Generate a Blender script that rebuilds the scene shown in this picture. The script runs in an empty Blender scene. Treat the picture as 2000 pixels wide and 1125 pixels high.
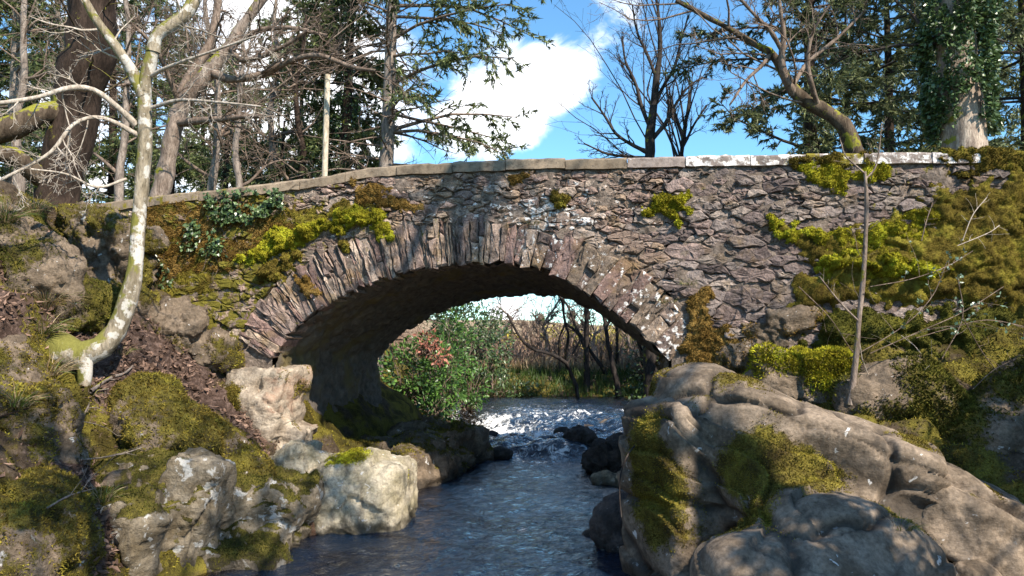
import bpy, math, random
import numpy as np
from mathutils import Vector, Matrix

# ------------------------------------------------------------------ camera, sky, sun, exposure
SC = bpy.context.scene
COL = SC.collection
CAMZ, YAW, PITCH, FPX = 2.7, math.radians(9.6), math.radians(4.1), 1500.0
cam = bpy.data.objects.new('camera', bpy.data.cameras.new('camera'))
COL.objects.link(cam)
cam.location = (0, 0, CAMZ)
cam.rotation_euler = (math.pi / 2 + PITCH, 0, YAW)
cam.data.sensor_width = 36.0
cam.data.lens = 36.0 * FPX / 2000.0
cam.data.clip_start = 0.05
cam.data.clip_end = 6000
SC.camera = cam

SUN_AZ, SUN_EL = math.radians(48), math.radians(41)       # to the right of straight behind the camera's back
SUNV = np.array([math.sin(SUN_AZ) * math.cos(SUN_EL), -math.cos(SUN_AZ) * math.cos(SUN_EL), math.sin(SUN_EL)])
sun = bpy.data.objects.new('sun', bpy.data.lights.new('sun', 'SUN'))
COL.objects.link(sun)
sun.data.energy = 5.0
sun.data.angle = math.radians(0.53)
sun.data.color = (1.0, 0.90, 0.76)
sun.rotation_euler = Vector((-SUNV[0], -SUNV[1], -SUNV[2])).to_track_quat('-Z', 'Y').to_euler()
sun.location = (10, -20, 30)

SC.render.engine = 'CYCLES'
SC.cycles.use_denoising = True
SC.cycles.max_bounces = 6
SC.cycles.transparent_max_bounces = 12
SC.view_settings.view_transform = 'Standard'
SC.view_settings.look = 'None'
SC.view_settings.exposure = 0.92
SC.view_settings.gamma = 1.0

# camera maths, used to turn places measured in the photograph into places in the world
_M = np.array(Matrix.Rotation(YAW, 3, 'Z') @ Matrix.Rotation(math.pi / 2 + PITCH, 3, 'X'))
CAMP = np.array([0, 0, CAMZ])
def ray(px, py):
    d = np.array([(px - 1000) / FPX, (562.5 - py) / FPX, -1.0])
    return _M @ d
def P(px, py, d):                 # point seen at a photo position, d metres away along the view axis
    return CAMP + ray(px, py) * d
def FY(px, py, Y=12.0):           # point on the vertical plane of the bridge face
    r = ray(px, py)
    return CAMP + r * (Y / r[1])
def FZ(px, py, Z=0.0):            # point on a level plane
    r = ray(px, py)
    return CAMP + r * ((Z - CAMZ) / r[2])

# ------------------------------------------------------------------ node helper
class NT:
    def __init__(s, name, world=False):
        if world:
            s.owner = bpy.data.worlds.new(name)
        else:
            s.owner = bpy.data.materials.new(name)
        s.owner.use_nodes = True
        s.t = s.owner.node_tree
        s.t.nodes.clear()
    def n(s, typ, **kw):
        nd = s.t.nodes.new(typ)
        for k, v in kw.items():
            setattr(nd, k, v)
        return nd
    def set(s, sock, v):
        if isinstance(v, bpy.types.NodeSocket):
            s.t.links.new(v, sock)
        elif v is not None:
            if sock.type == 'RGBA' and not hasattr(v, '__len__'):
                v = (v, v, v, 1)
            elif sock.type == 'RGBA' and len(v) == 3:
                v = (*v, 1)
            sock.default_value = v
    def obj(s):
        return s.n('ShaderNodeTexCoord').outputs['Object']
    def gen(s):
        return s.n('ShaderNodeTexCoord').outputs['Generated']
    def normal(s):
        return s.n('ShaderNodeNewGeometry').outputs['Normal']
    def noise(s, vec, scale, detail=4, rough=0.55, dist=0.0, col=False):
        nd = s.n('ShaderNodeTexNoise')
        s.set(nd.inputs['Vector'], vec)
        nd.inputs['Scale'].default_value = scale
        nd.inputs['Detail'].default_value = detail
        nd.inputs['Roughness'].default_value = rough
        nd.inputs['Distortion'].default_value = dist
        return nd.outputs['Color' if col else 'Fac']
    def voro(s, vec, scale, feature='F1', out='Distance', rnd=1.0):
        nd = s.n('ShaderNodeTexVoronoi', feature=feature)
        s.set(nd.inputs['Vector'], vec)
        nd.inputs['Scale'].default_value = scale
        nd.inputs['Randomness'].default_value = rnd
        return nd.outputs[out]
    def math(s, op, a, b=0.0, clamp=False):
        nd = s.n('ShaderNodeMath', operation=op, use_clamp=clamp)
        s.set(nd.inputs[0], a); s.set(nd.inputs[1], b)
        return nd.outputs[0]
    def vmath(s, op, a, b=(0, 0, 0)):
        nd = s.n('ShaderNodeVectorMath', operation=op)
        s.set(nd.inputs[0], a); s.set(nd.inputs[1], b)
        return nd.outputs['Value'] if op in ('DOT_PRODUCT', 'LENGTH', 'DISTANCE') else nd.outputs[0]
    def scale(s, vec, xyz):
        nd = s.n('ShaderNodeMapping')
        s.set(nd.inputs['Vector'], vec)
        nd.inputs['Scale'].default_value = xyz
        return nd.outputs[0]
    def sep(s, vec):
        nd = s.n('ShaderNodeSeparateXYZ'); s.set(nd.inputs[0], vec)
        return nd.outputs
    def step(s, v, a, b, lo=0.0, hi=1.0):
        nd = s.n('ShaderNodeMapRange', interpolation_type='SMOOTHSTEP')
        s.set(nd.inputs['Value'], v)
        nd.inputs['From Min'].default_value = a; nd.inputs['From Max'].default_value = b
        nd.inputs['To Min'].default_value = lo; nd.inputs['To Max'].default_value = hi
        return nd.outputs[0]
    def ramp(s, fac, stops):
        nd = s.n('ShaderNodeValToRGB')
        s.set(nd.inputs[0], fac)
        e = nd.color_ramp.elements
        while len(e) < len(stops): e.new(0.5)
        for el, (p, c) in zip(e, stops):
            el.position = p; el.color = (*c, 1)
        return nd.outputs[0]
    def mix(s, fac, a, b, mode='MIX'):
        nd = s.n('ShaderNodeMix', data_type='RGBA', blend_type=mode)
        s.set(nd.inputs[0], fac); s.set(nd.inputs[6], a); s.set(nd.inputs[7], b)
        return nd.outputs[2]
    def attr(s, name, out='Fac'):
        return s.n('ShaderNodeAttribute', attribute_name=name).outputs[out]
    def rnd(s):
        return s.n('ShaderNodeObjectInfo').outputs['Random']
    def bump(s, h, strength=0.5, dist=0.02, normal=None):
        nd = s.n('ShaderNodeBump')
        nd.inputs['Strength'].default_value = strength
        nd.inputs['Distance'].default_value = dist
        s.set(nd.inputs['Height'], h)
        if normal is not None: s.set(nd.inputs['Normal'], normal)
        return nd.outputs[0]
    def out(s, color, rough=0.85, bump=None, spec=0.3, trans=None):
        b = s.n('ShaderNodeBsdfPrincipled')
        s.set(b.inputs['Base Color'], color)
        s.set(b.inputs['Roughness'], rough)
        s.set(b.inputs['Specular IOR Level'], spec)
        if bump is not None: s.set(b.inputs['Normal'], bump)
        sh = b.outputs[0]
        if trans is not None:                      # light passing through thin leaves
            t = s.n('ShaderNodeBsdfTranslucent'); s.set(t.inputs[0], color)
            m = s.n('ShaderNodeMixShader'); m.inputs[0].default_value = trans
            s.t.links.new(sh, m.inputs[1]); s.t.links.new(t.outputs[0], m.inputs[2]); sh = m.outputs[0]
        o = s.n('ShaderNodeOutputMaterial')
        s.t.links.new(sh, o.inputs['Surface'])
        return s.owner

# ------------------------------------------------------------------ world: Nishita sky with cumulus cloud
def make_world():
    w = NT('World', world=True)
    SC.world = w.owner
    sky = w.n('ShaderNodeTexSky', sky_type='NISHITA')
    sky.sun_disc = False
    sky.sun_elevation = SUN_EL
    sky.sun_rotation = math.pi - SUN_AZ
    sky.air_density = 1.0; sky.dust_density = 0.0; sky.ozone_density = 2.2
    skyc = w.mix(1.0, sky.outputs[0], (1.0, 1.50, 1.66), 'MULTIPLY')
    d = w.n('ShaderNodeTexCoord').outputs['Generated']
    n1 = w.noise(w.scale(d, (1, 1, 1.4)), 6.5, 10, 0.58, 0.5)
    field = w.math('MULTIPLY', w.math('SUBTRACT', n1, 0.49), 1.9)
    def blob(px, py, rad, amp):
        nonlocal field
        c = ray(px, py); c = c / np.linalg.norm(c)
        dist = w.vmath('DISTANCE', d, tuple(c))
        field = w.math('ADD', field, w.step(dist, rad, rad * 0.25, 0.0, amp))
    for a in ((1000, 205, .10, .30), (1110, 125, .07, .28), (935, 270, .085, .34), (1215, 25, .07, .28), (985, 75, .05, .2),
              (330, 120, .33, .34), (640, 250, .22, .32), (930, 200, .06, .25), (985, 618, .03, .30), (1500, 130, .32, -.35), (1050, 20, .04, -.2), (1180, 255, .05, -.3), (1040, 170, .08, .16), (960, 400, .10, -.25), (1080, 450, .14, -.35), (800, 430, .14, -.3), (1300, 400, .2, -.3)):
        blob(*a)
    m = w.step(field, 0.08, 0.44)
    col = w.mix(m, skyc, (12.0, 12.2, 12.6))
    bg = w.n('ShaderNodeBackground')
    w.set(bg.inputs[0], col)
    bg.inputs[1].default_value = 0.085
    o = w.n('ShaderNodeOutputWorld')
    w.t.links.new(bg.outputs[0], o.inputs[0])
make_world()

# ------------------------------------------------------------------ numpy noise
_rs = np.random.RandomState(7)
_PERM = _rs.permutation(256); _PERM = np.concatenate([_PERM] * 3)
_G = _rs.normal(size=(256, 3)); _G /= np.linalg.norm(_G, axis=1)[:, None]
def pn(p):
    p = np.asarray(p, float)
    i = np.floor(p).astype(int); f = p - i; i &= 255
    u = f * f * f * (f * (f * 6 - 15) + 10)
    r = 0
    for dx in (0, 1):
        wx = u[..., 0] if dx else 1 - u[..., 0]
        a = _PERM[i[..., 0] + dx]
        for dy in (0, 1):
            wy = u[..., 1] if dy else 1 - u[..., 1]
            b = _PERM[a + i[..., 1] + dy]
            for dz in (0, 1):
                wz = u[..., 2] if dz else 1 - u[..., 2]
                g = _G[_PERM[b + i[..., 2] + dz]]
                r = r + wx * wy * wz * (g[..., 0] * (f[..., 0] - dx) + g[..., 1] * (f[..., 1] - dy) + g[..., 2] * (f[..., 2] - dz))
    return r
def fbm(p, freq=1.0, octv=4, gain=0.5, seed=0.0):
    p = np.asarray(p, float) * freq + seed * 17.3
    a, s = 1.0, 0.0
    for _ in range(octv):
        s = s + a * pn(p); p = p * 2.03 + 5.7; a *= gain
    return s * 1.5
def vor(p, seed=0, full=False):
    p = np.asarray(p, float) + seed * 11.7
    i = np.floor(p).astype(int)
    f1 = np.full(p.shape[0], 9.0); f2 = f1.copy(); kk = np.zeros(len(p), int); vv = np.zeros_like(p)
    for dx in (-1, 0, 1):
        for dy in (-1, 0, 1):
            for dz in (-1, 0, 1):
                c = i + np.array([dx, dy, dz]); h = c & 255
                k = _PERM[_PERM[_PERM[h[:, 0]] + h[:, 1]] + h[:, 2]]
                q = c + 0.5 + 0.42 * _G[k]
                dd = np.linalg.norm(q - p, axis=1)
                if full:
                    nb = dd < f1; kk[nb] = k[nb]; vv[nb] = (p - q)[nb]
                f2 = np.where(dd < f1, f1, np.minimum(f2, dd)); f1 = np.minimum(f1, dd)
    return (f1, f2, kk, vv) if full else (f1, f2)
def sst(x, a, b):
    t = np.clip((x - a) / (b - a), 0, 1)
    return t * t * (3 - 2 * t)
def unit(v):
    return v / np.maximum(np.linalg.norm(v, axis=-1, keepdims=True), 1e-9)

# ------------------------------------------------------------------ object helpers
WL = {}
def tag(o, label=None, cat=None, group=None, kind=None):
    if label: o['label'] = label
    if cat: o['category'] = cat
    if group: o['group'] = group
    if kind: o['kind'] = kind
    return o
def thing(name, label, cat, loc, group=None):
    o = bpy.data.objects.new(name, None); COL.objects.link(o)
    o.empty_display_size = 0.2
    o.location = tuple(loc); WL[o.name] = np.array(loc, float)
    return tag(o, label, cat, group)
def mesh_obj(name, V, faces, mat, parent=None, smooth=True, loc=None, attrs=None):
    V = np.asarray(V, np.float64).reshape(-1, 3)
    base = WL[parent.name] if parent is not None else (np.array(loc, float) if loc is not None else np.zeros(3))
    me = bpy.data.meshes.new(name)
    if not isinstance(faces, (list, tuple)): faces = [faces]
    faces = [np.asarray(f, np.int64) for f in faces if len(f)]
    me.vertices.add(len(V)); me.vertices.foreach_set('co', (V - base).astype(np.float32).ravel())
    tot = np.concatenate([np.full(len(f), f.shape[1]) for f in faces])
    lv = np.concatenate([f.ravel() for f in faces])
    me.loops.add(len(lv)); me.loops.foreach_set('vertex_index', lv.astype(np.int32))
    me.polygons.add(len(tot))
    me.polygons.foreach_set('loop_start', (np.cumsum(tot) - tot).astype(np.int32))
    me.polygons.foreach_set('loop_total', tot.astype(np.int32))
    me.polygons.foreach_set('use_smooth', np.full(len(tot), bool(smooth)))
    for k, a in (attrs or {}).items():
        a = np.asarray(a, np.float32)
        if a.ndim == 1:
            me.attributes.new(k, 'FLOAT', 'POINT').data.foreach_set('value', a)
        else:
            if a.shape[1] == 3: a = np.concatenate([a, np.ones((len(a), 1), np.float32)], 1)
            me.attributes.new(k, 'FLOAT_COLOR', 'POINT').data.foreach_set('color', a.ravel())
    me.update(calc_edges=True)
    if mat is not None: me.materials.append(mat)
    o = bpy.data.objects.new(name, me); COL.objects.link(o)
    if parent is not None:
        o.parent = parent; WL[o.name] = base
    else:
        o.location = tuple(base); WL[o.name] = base
    return o
class Bag:                         # collects pieces into one mesh
    def __init__(s): s.V = []; s.F = {}; s.n = 0; s.A = {}
    def add(s, V, F, **attrs):
        V = np.asarray(V, float).reshape(-1, 3)
        for f in (F if isinstance(F, (list, tuple)) else [F]):
            f = np.asarray(f)
            if len(f): s.F.setdefault(f.shape[1], []).append(f + s.n)
        for k, a in attrs.items(): s.A.setdefault(k, []).append(np.broadcast_to(a, (len(V),) + np.shape(a)[1:]) if np.ndim(a) else np.full(len(V), a))
        s.V.append(V); s.n += len(V)
    def build(s, name, mat, parent=None, smooth=True, loc=None):
        return mesh_obj(name, np.concatenate(s.V), [np.concatenate(v) for v in s.F.values()], mat, parent, smooth, loc,
                        {k: np.concatenate(v) for k, v in s.A.items()})

def vnormals(V, F):
    N = np.zeros_like(V)
    a = V[F[:, 0]]; b = V[F[:, 1]]; c = V[F[:, 2]]
    n = np.cross(b - a, c - a)
    if F.shape[1] == 4: n = np.cross(c - a, V[F[:, 3]] - b)
    for k in range(F.shape[1]): np.add.at(N, F[:, k], n)
    return unit(N)
def tris_of(F):
    return F if F.shape[1] == 3 else np.concatenate([F[:, [0, 1, 2]], F[:, [0, 2, 3]]])
def blades(V, F, n, length, width, rng, w=None, tilt=0.9, sink=0.2):
    """n little pointed blades standing on a surface; returns V, F, normals-based random value"""
    T = tris_of(F)
    A, B, C = V[T[:, 0]], V[T[:, 1]], V[T[:, 2]]
    nr = np.cross(B - A, C - A); ar = np.linalg.norm(nr, axis=1)
    pr = ar * (w[T].mean(1) if w is not None else 1.0)
    if pr.sum() <= 0: return np.zeros((0, 3)), np.zeros((0, 3), int), np.zeros(0)
    k = rng.choice(len(T), n, p=pr / pr.sum())
    r1 = np.sqrt(rng.rand(n, 1)); r2 = rng.rand(n, 1)
    p = A[k] * (1 - r1) + B[k] * r1 * (1 - r2) + C[k] * r1 * r2
    nn = unit(nr[k])
    d = unit(nn + rng.normal(size=(n, 3)) * tilt * 0.6 + np.array([0, 0, 0.15]))
    side = unit(np.cross(d, rng.normal(size=(n, 3))))
    L = length * (0.5 + rng.rand(n, 1)); W = width * (0.6 + 0.8 * rng.rand(n, 1))
    p = p - nn * sink * length
    VV = np.stack([p - side * W, p + side * W, p + d * L], 1).reshape(-1, 3)
    FF = np.arange(3 * n).reshape(n, 3)
    return VV, FF, np.repeat(rng.rand(n), 3)

# tubes and branch growth -------------------------------------------------------
def tubes(bag, Pp, R, k):
    """Pp (m,n,3), R (m,n): m tapering tubes of k sides"""
    m, n, _ = Pp.shape
    T = unit(np.gradient(Pp, axis=1))
    mt = np.abs(T.mean(1)); ref = np.zeros((m, 3)); ref[np.arange(m), mt.argmin(1)] = 1
    A = unit(np.cross(T, ref[:, None, :])); B = np.cross(T, A)
    th = np.arange(k) * 2 * math.pi / k
    ring = Pp[:, :, None, :] + R[:, :, None, None] * (np.cos(th)[None, None, :, None] * A[:, :, None, :] + np.sin(th)[None, None, :, None] * B[:, :, None, :])
    idx = np.arange(m * n * k).reshape(m, n, k)
    a = idx[:, :-1]; b = idx[:, 1:]
    q = np.stack([a, np.roll(a, -1, 2), np.roll(b, -1, 2), b], -1).reshape(-1, 4)
    bag.add(ring.reshape(-1, 3), q)
def resample(pts, n):
    pts = np.asarray(pts, float)
    # Catmull-Rom through the points, then even spacing
    e = np.concatenate([[2 * pts[0] - pts[1]], pts, [2 * pts[-1] - pts[-2]]])
    out = []
    for i in range(len(pts) - 1):
        t = np.linspace(0, 1, 12, endpoint=False)[:, None]
        p0, p1, p2, p3 = e[i], e[i + 1], e[i + 2], e[i + 3]
        out.append(0.5 * (2 * p1 + (p2 - p0) * t + (2 * p0 - 5 * p1 + 4 * p2 - p3) * t * t + (3 * p1 - p0 - 3 * p2 + p3) * t ** 3))
    c = np.concatenate(out + [pts[-1:]])
    s = np.concatenate([[0], np.cumsum(np.linalg.norm(np.diff(c[:, :3], axis=0), axis=1))])
    u = np.linspace(0, s[-1], n)
    return np.stack([np.interp(u, s, c[:, j]) for j in range(c.shape[1])], 1)
def limb(pts, n=14):
    """pts rows: px, py, depth, radius in photo pixels -> world polyline and radii"""
    W = np.array([np.append(P(a, b, d), r * d / FPX) for a, b, d, r in pts])
    c = resample(W, n)
    return c[:, :3], np.maximum(c[:, 3], 0.003)
def grow(Pp, R, rng, count, len0, ang, npts=6, wob=0.18, up=0.05, rr=0.6, tmin=0.25, tmax=1.0, flat=0.0, absl=None, tip=0.3, minr=0.002, droop=0.0, rmax=None):
    m, n, _ = Pp.shape
    plen = np.linalg.norm(np.diff(Pp, axis=1), axis=2).sum(1)
    idx = np.repeat(np.arange(m), count); M = len(idx)
    t = tmin + (tmax - tmin) * ((np.tile(np.arange(count), m) + rng.rand(M)) / count)
    f = t * (n - 1); i = np.minimum(f.astype(int), n - 2); fr = (f - i)[:, None]
    p = Pp[idx, i] * (1 - fr) + Pp[idx, i + 1] * fr
    T = unit(Pp[idx, i + 1] - Pp[idx, i])
    r0 = (R[idx, i] * (1 - fr[:, 0]) + R[idx, i + 1] * fr[:, 0]) * rr
    if rmax: r0 = np.minimum(r0, rmax)
    v = rng.normal(size=(M, 3)); v[:, 2] *= (1 - flat)
    perp = unit(v - T * (v * T).sum(1, keepdims=True))
    a = np.radians(ang * (0.7 + 0.6 * rng.rand(M)))[:, None]
    d = np.cos(a) * T + np.sin(a) * perp
    d[:, 2] += up; d = unit(d)
    L = (absl if absl is not None else plen[idx] * len0 * (1.15 - 0.65 * t)) * (0.55 + 0.8 * rng.rand(M))
    out = np.zeros((M, npts, 3)); out[:, 0] = p
    for j in range(1, npts):
        d = unit(d + rng.normal(size=(M, 3)) * wob + np.array([0, 0, up * 0.35 - droop * j / npts]))
        out[:, j] = out[:, j - 1] + d * (L / (npts - 1))[:, None]
    rad = np.maximum(r0[:, None] * np.linspace(1, tip, npts)[None], minr)
    return out, rad
def needles(bag, Pp, rng, per, length, width, spread=0.8, droop=0.0):
    """small pointed sprays along twigs"""
    m, n, _ = Pp.shape
    idx = np.repeat(np.arange(m), per); M = len(idx)
    f = rng.rand(M) * (n - 1); i = np.minimum(f.astype(int), n - 2); fr = (f - i)[:, None]
    p = Pp[idx, i] * (1 - fr) + Pp[idx, i + 1] * fr
    T = unit(Pp[idx, i + 1] - Pp[idx, i])
    d = unit(T + rng.normal(size=(M, 3)) * spread * np.array([1, 1, 0.6]) - np.array([0, 0, droop]))
    s = unit(np.cross(d, rng.normal(size=(M, 3)) + np.array([0, 0, 1.5])))
    L = length * (0.5 + rng.rand(M, 1)); W = width * (0.6 + 0.8 * rng.rand(M, 1))
    V = np.stack([p - s * W, p + d * L, p + d * L * .1 + s * W], 1).reshape(-1, 3)
    bag.add(V, np.arange(3 * M).reshape(M, 3), rv=np.repeat(rng.rand(M), 3))
def leaves(bag, p, rng, length, width, out=None, face=None, fold=0.25):
    """pointed folded leaves at points p"""
    M = len(p)
    d = rng.normal(size=(M, 3)) if out is None else unit(out) + rng.normal(size=(M, 3)) * 0.55
    d = unit(d)
    u = rng.normal(size=(M, 3)) + (np.array([0, -0.5, 1.6]) if face is None else face)
    s = unit(np.cross(d, u)); nn = np.cross(s, d)
    L = length * (0.6 + 0.8 * rng.rand(M, 1)); W = width * (0.6 + 0.8 * rng.rand(M, 1))
    a = p; b = p + d * L * 0.5 + s * W - nn * W * fold; c = p + d * L; e = p + d * L * 0.5 - s * W - nn * W * fold
    V = np.stack([a, b, c, e], 1).reshape(-1, 3)
    q = np.arange(4 * M).reshape(M, 4)
    F = np.concatenate([q[:, [0, 1, 2]], q[:, [0, 2, 3]]])
    bag.add(V, F, rv=np.repeat(rng.rand(M), 4))

# ------------------------------------------------------------------ materials
def mat_stone():
    m = NT('weathered_stone'); o = m.obj()
    base = m.attr('col', 'Color')
    n1 = m.noise(o, 7, 7, .68); n2 = m.noise(o, 38, 6, .65); n3 = m.noise(o, 2.2, 4, .6)
    c = m.mix(1.0, base, m.ramp(n1, [(.28, (.42, .38, .38)), (.5, (1, 1, 1)), (.74, (1.55, 1.48, 1.42))]), 'MULTIPLY')
    c = m.mix(1.0, c, m.ramp(n2, [(.3, (.55, .52, .52)), (.5, (1, 1, 1)), (.72, (1.4, 1.38, 1.36))]), 'MULTIPLY')
    c = m.mix(1.0, c, (.84, .80, .78), 'MULTIPLY')
    dark = m.step(m.noise(o, 4.5, 7, .74), .52, .66)
    c = m.mix(m.math('MULTIPLY', dark, .78), c, (.040, .033, .032))
    br = m.step(n3, .50, .70)
    c = m.mix(m.math('MULTIPLY', br, .6), c, m.mix(n2, (.12, .075, .03), (.30, .20, .09)))
    li = m.step(m.math('ADD', m.noise(o, 11, 6, .62), m.math('MULTIPLY', m.attr('lich'), .24)), .72, .78)
    c = m.mix(li, c, m.mix(n2, (.55, .52, .50), (.80, .78, .75)))
    mo = m.step(m.math('ADD', m.noise(o, 6, 6, .66), m.math('MULTIPLY', m.attr('mo'), .32)), .68, .78)
    c = m.mix(mo, c, m.mix(n2, (.07, .06, .012), (.22, .19, .03)))
    h = m.math('ADD', m.math('MULTIPLY', n2, .45), m.math('ADD', m.math('MULTIPLY', n1, 1.0), m.math('MULTIPLY', m.noise(o, 110, 3, .6), .18)))
    return m.out(c, .92, m.bump(h, .95, .045), .15)
def mat_mortar():
    m = NT('old_mortar'); o = m.obj()
    n1 = m.noise(o, 12, 7, .7)
    c = m.ramp(n1, [(.3, (.05, .04, .034)), (.5, (.17, .135, .11)), (.75, (.36, .29, .24))])
    return m.out(c, .95, m.bump(n1, .9, .06), .1)
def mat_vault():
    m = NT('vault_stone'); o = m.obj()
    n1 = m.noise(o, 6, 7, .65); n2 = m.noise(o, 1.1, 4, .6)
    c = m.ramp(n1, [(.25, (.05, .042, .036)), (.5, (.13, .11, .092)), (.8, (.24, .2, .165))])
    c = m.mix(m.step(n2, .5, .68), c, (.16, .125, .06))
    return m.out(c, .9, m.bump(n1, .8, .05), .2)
def mat_coping():
    m = NT('coping_stone'); o = m.obj()
    base = m.attr('col', 'Color')
    n1 = m.noise(o, 9, 7, .68); n2 = m.noise(o, 60, 4, .6)
    c = m.mix(1.0, base, m.ramp(n1, [(.28, (.5, .47, .45)), (.5, (1, 1, 1)), (.75, (1.4, 1.38, 1.34))]), 'MULTIPLY')
    c = m.mix(m.math('MULTIPLY', m.step(m.noise(o, 14, 5, .7), .57, .66), .7), c, (.06, .05, .045))
    w = m.step(m.math('ADD', m.noise(o, 6.5, 8, .7), m.math('MULTIPLY', m.attr('lich'), .3)), .67, .78)
    c = m.mix(w, c, (.82, .79, .76))
    mo = m.step(m.math('ADD', m.noise(o, 5, 6, .7), m.math('MULTIPLY', m.attr('mo'), .4)), .74, .82)
    c = m.mix(mo, c, m.mix(n2, (.10, .085, .012), (.27, .22, .03)))
    return m.out(c, .9, m.bump(m.math('ADD', n1, m.math('MULTIPLY', n2, .3)), .6, .02), .2)
def mat_rock(name, c1, c2, lich=.0, moss1=(.055, .045, .011), moss2=(.195, .165, .03), rust=0.0, lw=(.6, .585, .56), ls=7.0, bk=.9):
    m = NT(name); o = m.obj()
    n1 = m.noise(o, 3.2, 8, .66); n2 = m.noise(o, 24, 6, .65); n3 = m.noise(o, 80, 4, .6)
    c = m.mix(m.step(n1, .34, .66), c1, c2)
    c = m.mix(1.0, c, m.ramp(n2, [(.28, (.55, .53, .52)), (.5, (1, 1, 1)), (.75, (1.38, 1.36, 1.33))]), 'MULTIPLY')
    st = m.step(m.noise(m.scale(o, (2.2, 2.2, .35)), 2.0, 6, .65), .54, .70)
    c = m.mix(m.math('MULTIPLY', st, .65), c, (.05, .042, .034))
    if lich:
        li = m.step(m.noise(o, ls, 7, .6, .4), .66 - .16 * lich, .70 - .16 * lich)
        c = m.mix(m.math('MULTIPLY', li, .9), c, lw)
    if rust:
        c = m.mix(m.math('MULTIPLY', m.step(m.noise(o, 1.4, 5, .6), .5, .6), rust), c, (.26, .075, .02))
    crk = m.attr('crack')
    c = m.mix(m.math('MULTIPLY', crk, .8), c, (.028, .023, .019))
    mo = m.step(m.math('ADD', m.attr('moss'), m.math('MULTIPLY', m.math('SUBTRACT', m.noise(o, 8, 6, .7), .5), 1.1)), .42, .60)
    mc = m.mix(m.step(m.noise(o, 3.0, 5, .65), .36, .64), moss1, moss2)
    mc = m.mix(1.0, mc, m.ramp(n3, [(.3, (.45, .45, .45)), (.5, (1, 1, 1)), (.72, (1.7, 1.65, 1.5))]), 'MULTIPLY')
    c = m.mix(mo, c, mc)
    pz = m.sep(m.n('ShaderNodeNewGeometry').outputs['Position'])[2]
    wet = m.step(m.math('ADD', pz, m.math('MULTIPLY', m.math('SUBTRACT', n1, .5), .5)), .22, .08)
    c = m.mix(m.math('MULTIPLY', wet, .72), c, (.022, .019, .015))
    h = m.math('ADD', m.math('MULTIPLY', n2, .6), m.math('ADD', n1, m.math('MULTIPLY', m.math('MULTIPLY', n3, mo), 1.2)))
    h = m.math('ADD', h, m.math('MULTIPLY', n3, .15))
    h = m.math('ADD', h, m.math('MULTIPLY', m.noise(m.scale(o, (1, 1, 2.6)), 9, 8, .75), .7))
    return m.out(c, m.mix(mo, m.mix(wet, (.82,) * 3, (.3,) * 3), (1, 1, 1)), m.bump(h, bk, .05), .25)
def mat_moss(name, dk, md, lt):
    m = NT(name); o = m.obj()
    n1 = m.noise(o, 2.4, 8, .72); n2 = m.noise(o, 55, 4, .6)
    c = m.ramp(n1, [(.32, dk), (.5, md), (.66, lt)])
    c = m.mix(1.0, c, m.ramp(m.attr('rv'), [(0, (.55, .52, .5)), (.5, (1, 1, 1)), (1, (1.5, 1.45, 1.3))]), 'MULTIPLY')
    return m.out(c, 1.0, m.bump(n2, .8, .03), .05)
def mat_ground():
    m = NT('bank_earth'); o = m.obj()
    n1 = m.noise(o, 1.7, 8, .68); n2 = m.noise(o, 14, 7, .68); n3 = m.noise(o, 60, 4, .65)
    litter = m.ramp(n2, [(.28, (.02, .013, .010)), (.48, (.07, .045, .035)), (.64, (.16, .11, .09)), (.8, (.34, .25, .21))])
    earth = m.ramp(n2, [(.3, (.028, .02, .014)), (.55, (.085, .062, .042)), (.8, (.17, .14, .11))])
    moss = m.mix(m.step(m.noise(o, 2.6, 6, .66), .38, .62), (.045, .036, .010), (.165, .14, .026))
    moss = m.mix(1.0, moss, m.ramp(n3, [(.3, (.45, .45, .45)), (.5, (1, 1, 1)), (.72, (1.6, 1.55, 1.4))]), 'MULTIPLY')
    c = m.mix(m.step(m.math('ADD', m.attr('moss'), m.math('SUBTRACT', n1, .5)), .35, .5), earth, moss)
    c = m.mix(m.step(m.math('ADD', m.attr('litter'), m.math('MULTIPLY', m.math('SUBTRACT', n2, .5), 1.2)), .4, .55), c, litter)
    rk = m.ramp(n2, [(.25, (.05, .04, .035)), (.5, (.20, .17, .15)), (.8, (.42, .38, .34))])
    c = m.mix(m.step(m.math('ADD', m.attr('rock'), m.math('MULTIPLY', m.math('SUBTRACT', n1, .5), 1.5)), .5, .6), c, rk)
    bed = m.mix(m.step(n1, .4, .62), (.035, .024, .012), (.16, .085, .028))
    c = m.mix(m.attr('bed'), c, bed)
    fld = m.ramp(m.noise(o, .35, 7, .7), [(.3, (.16, .11, .065)), (.5, (.32, .235, .145)), (.72, (.44, .34, .22))])
    c = m.mix(m.attr('field'), c, fld)
    h = m.math('ADD', n2, m.math('MULTIPLY', n3, .4))
    return m.out(c, .96, m.bump(h, .9, .06), .12)
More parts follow.
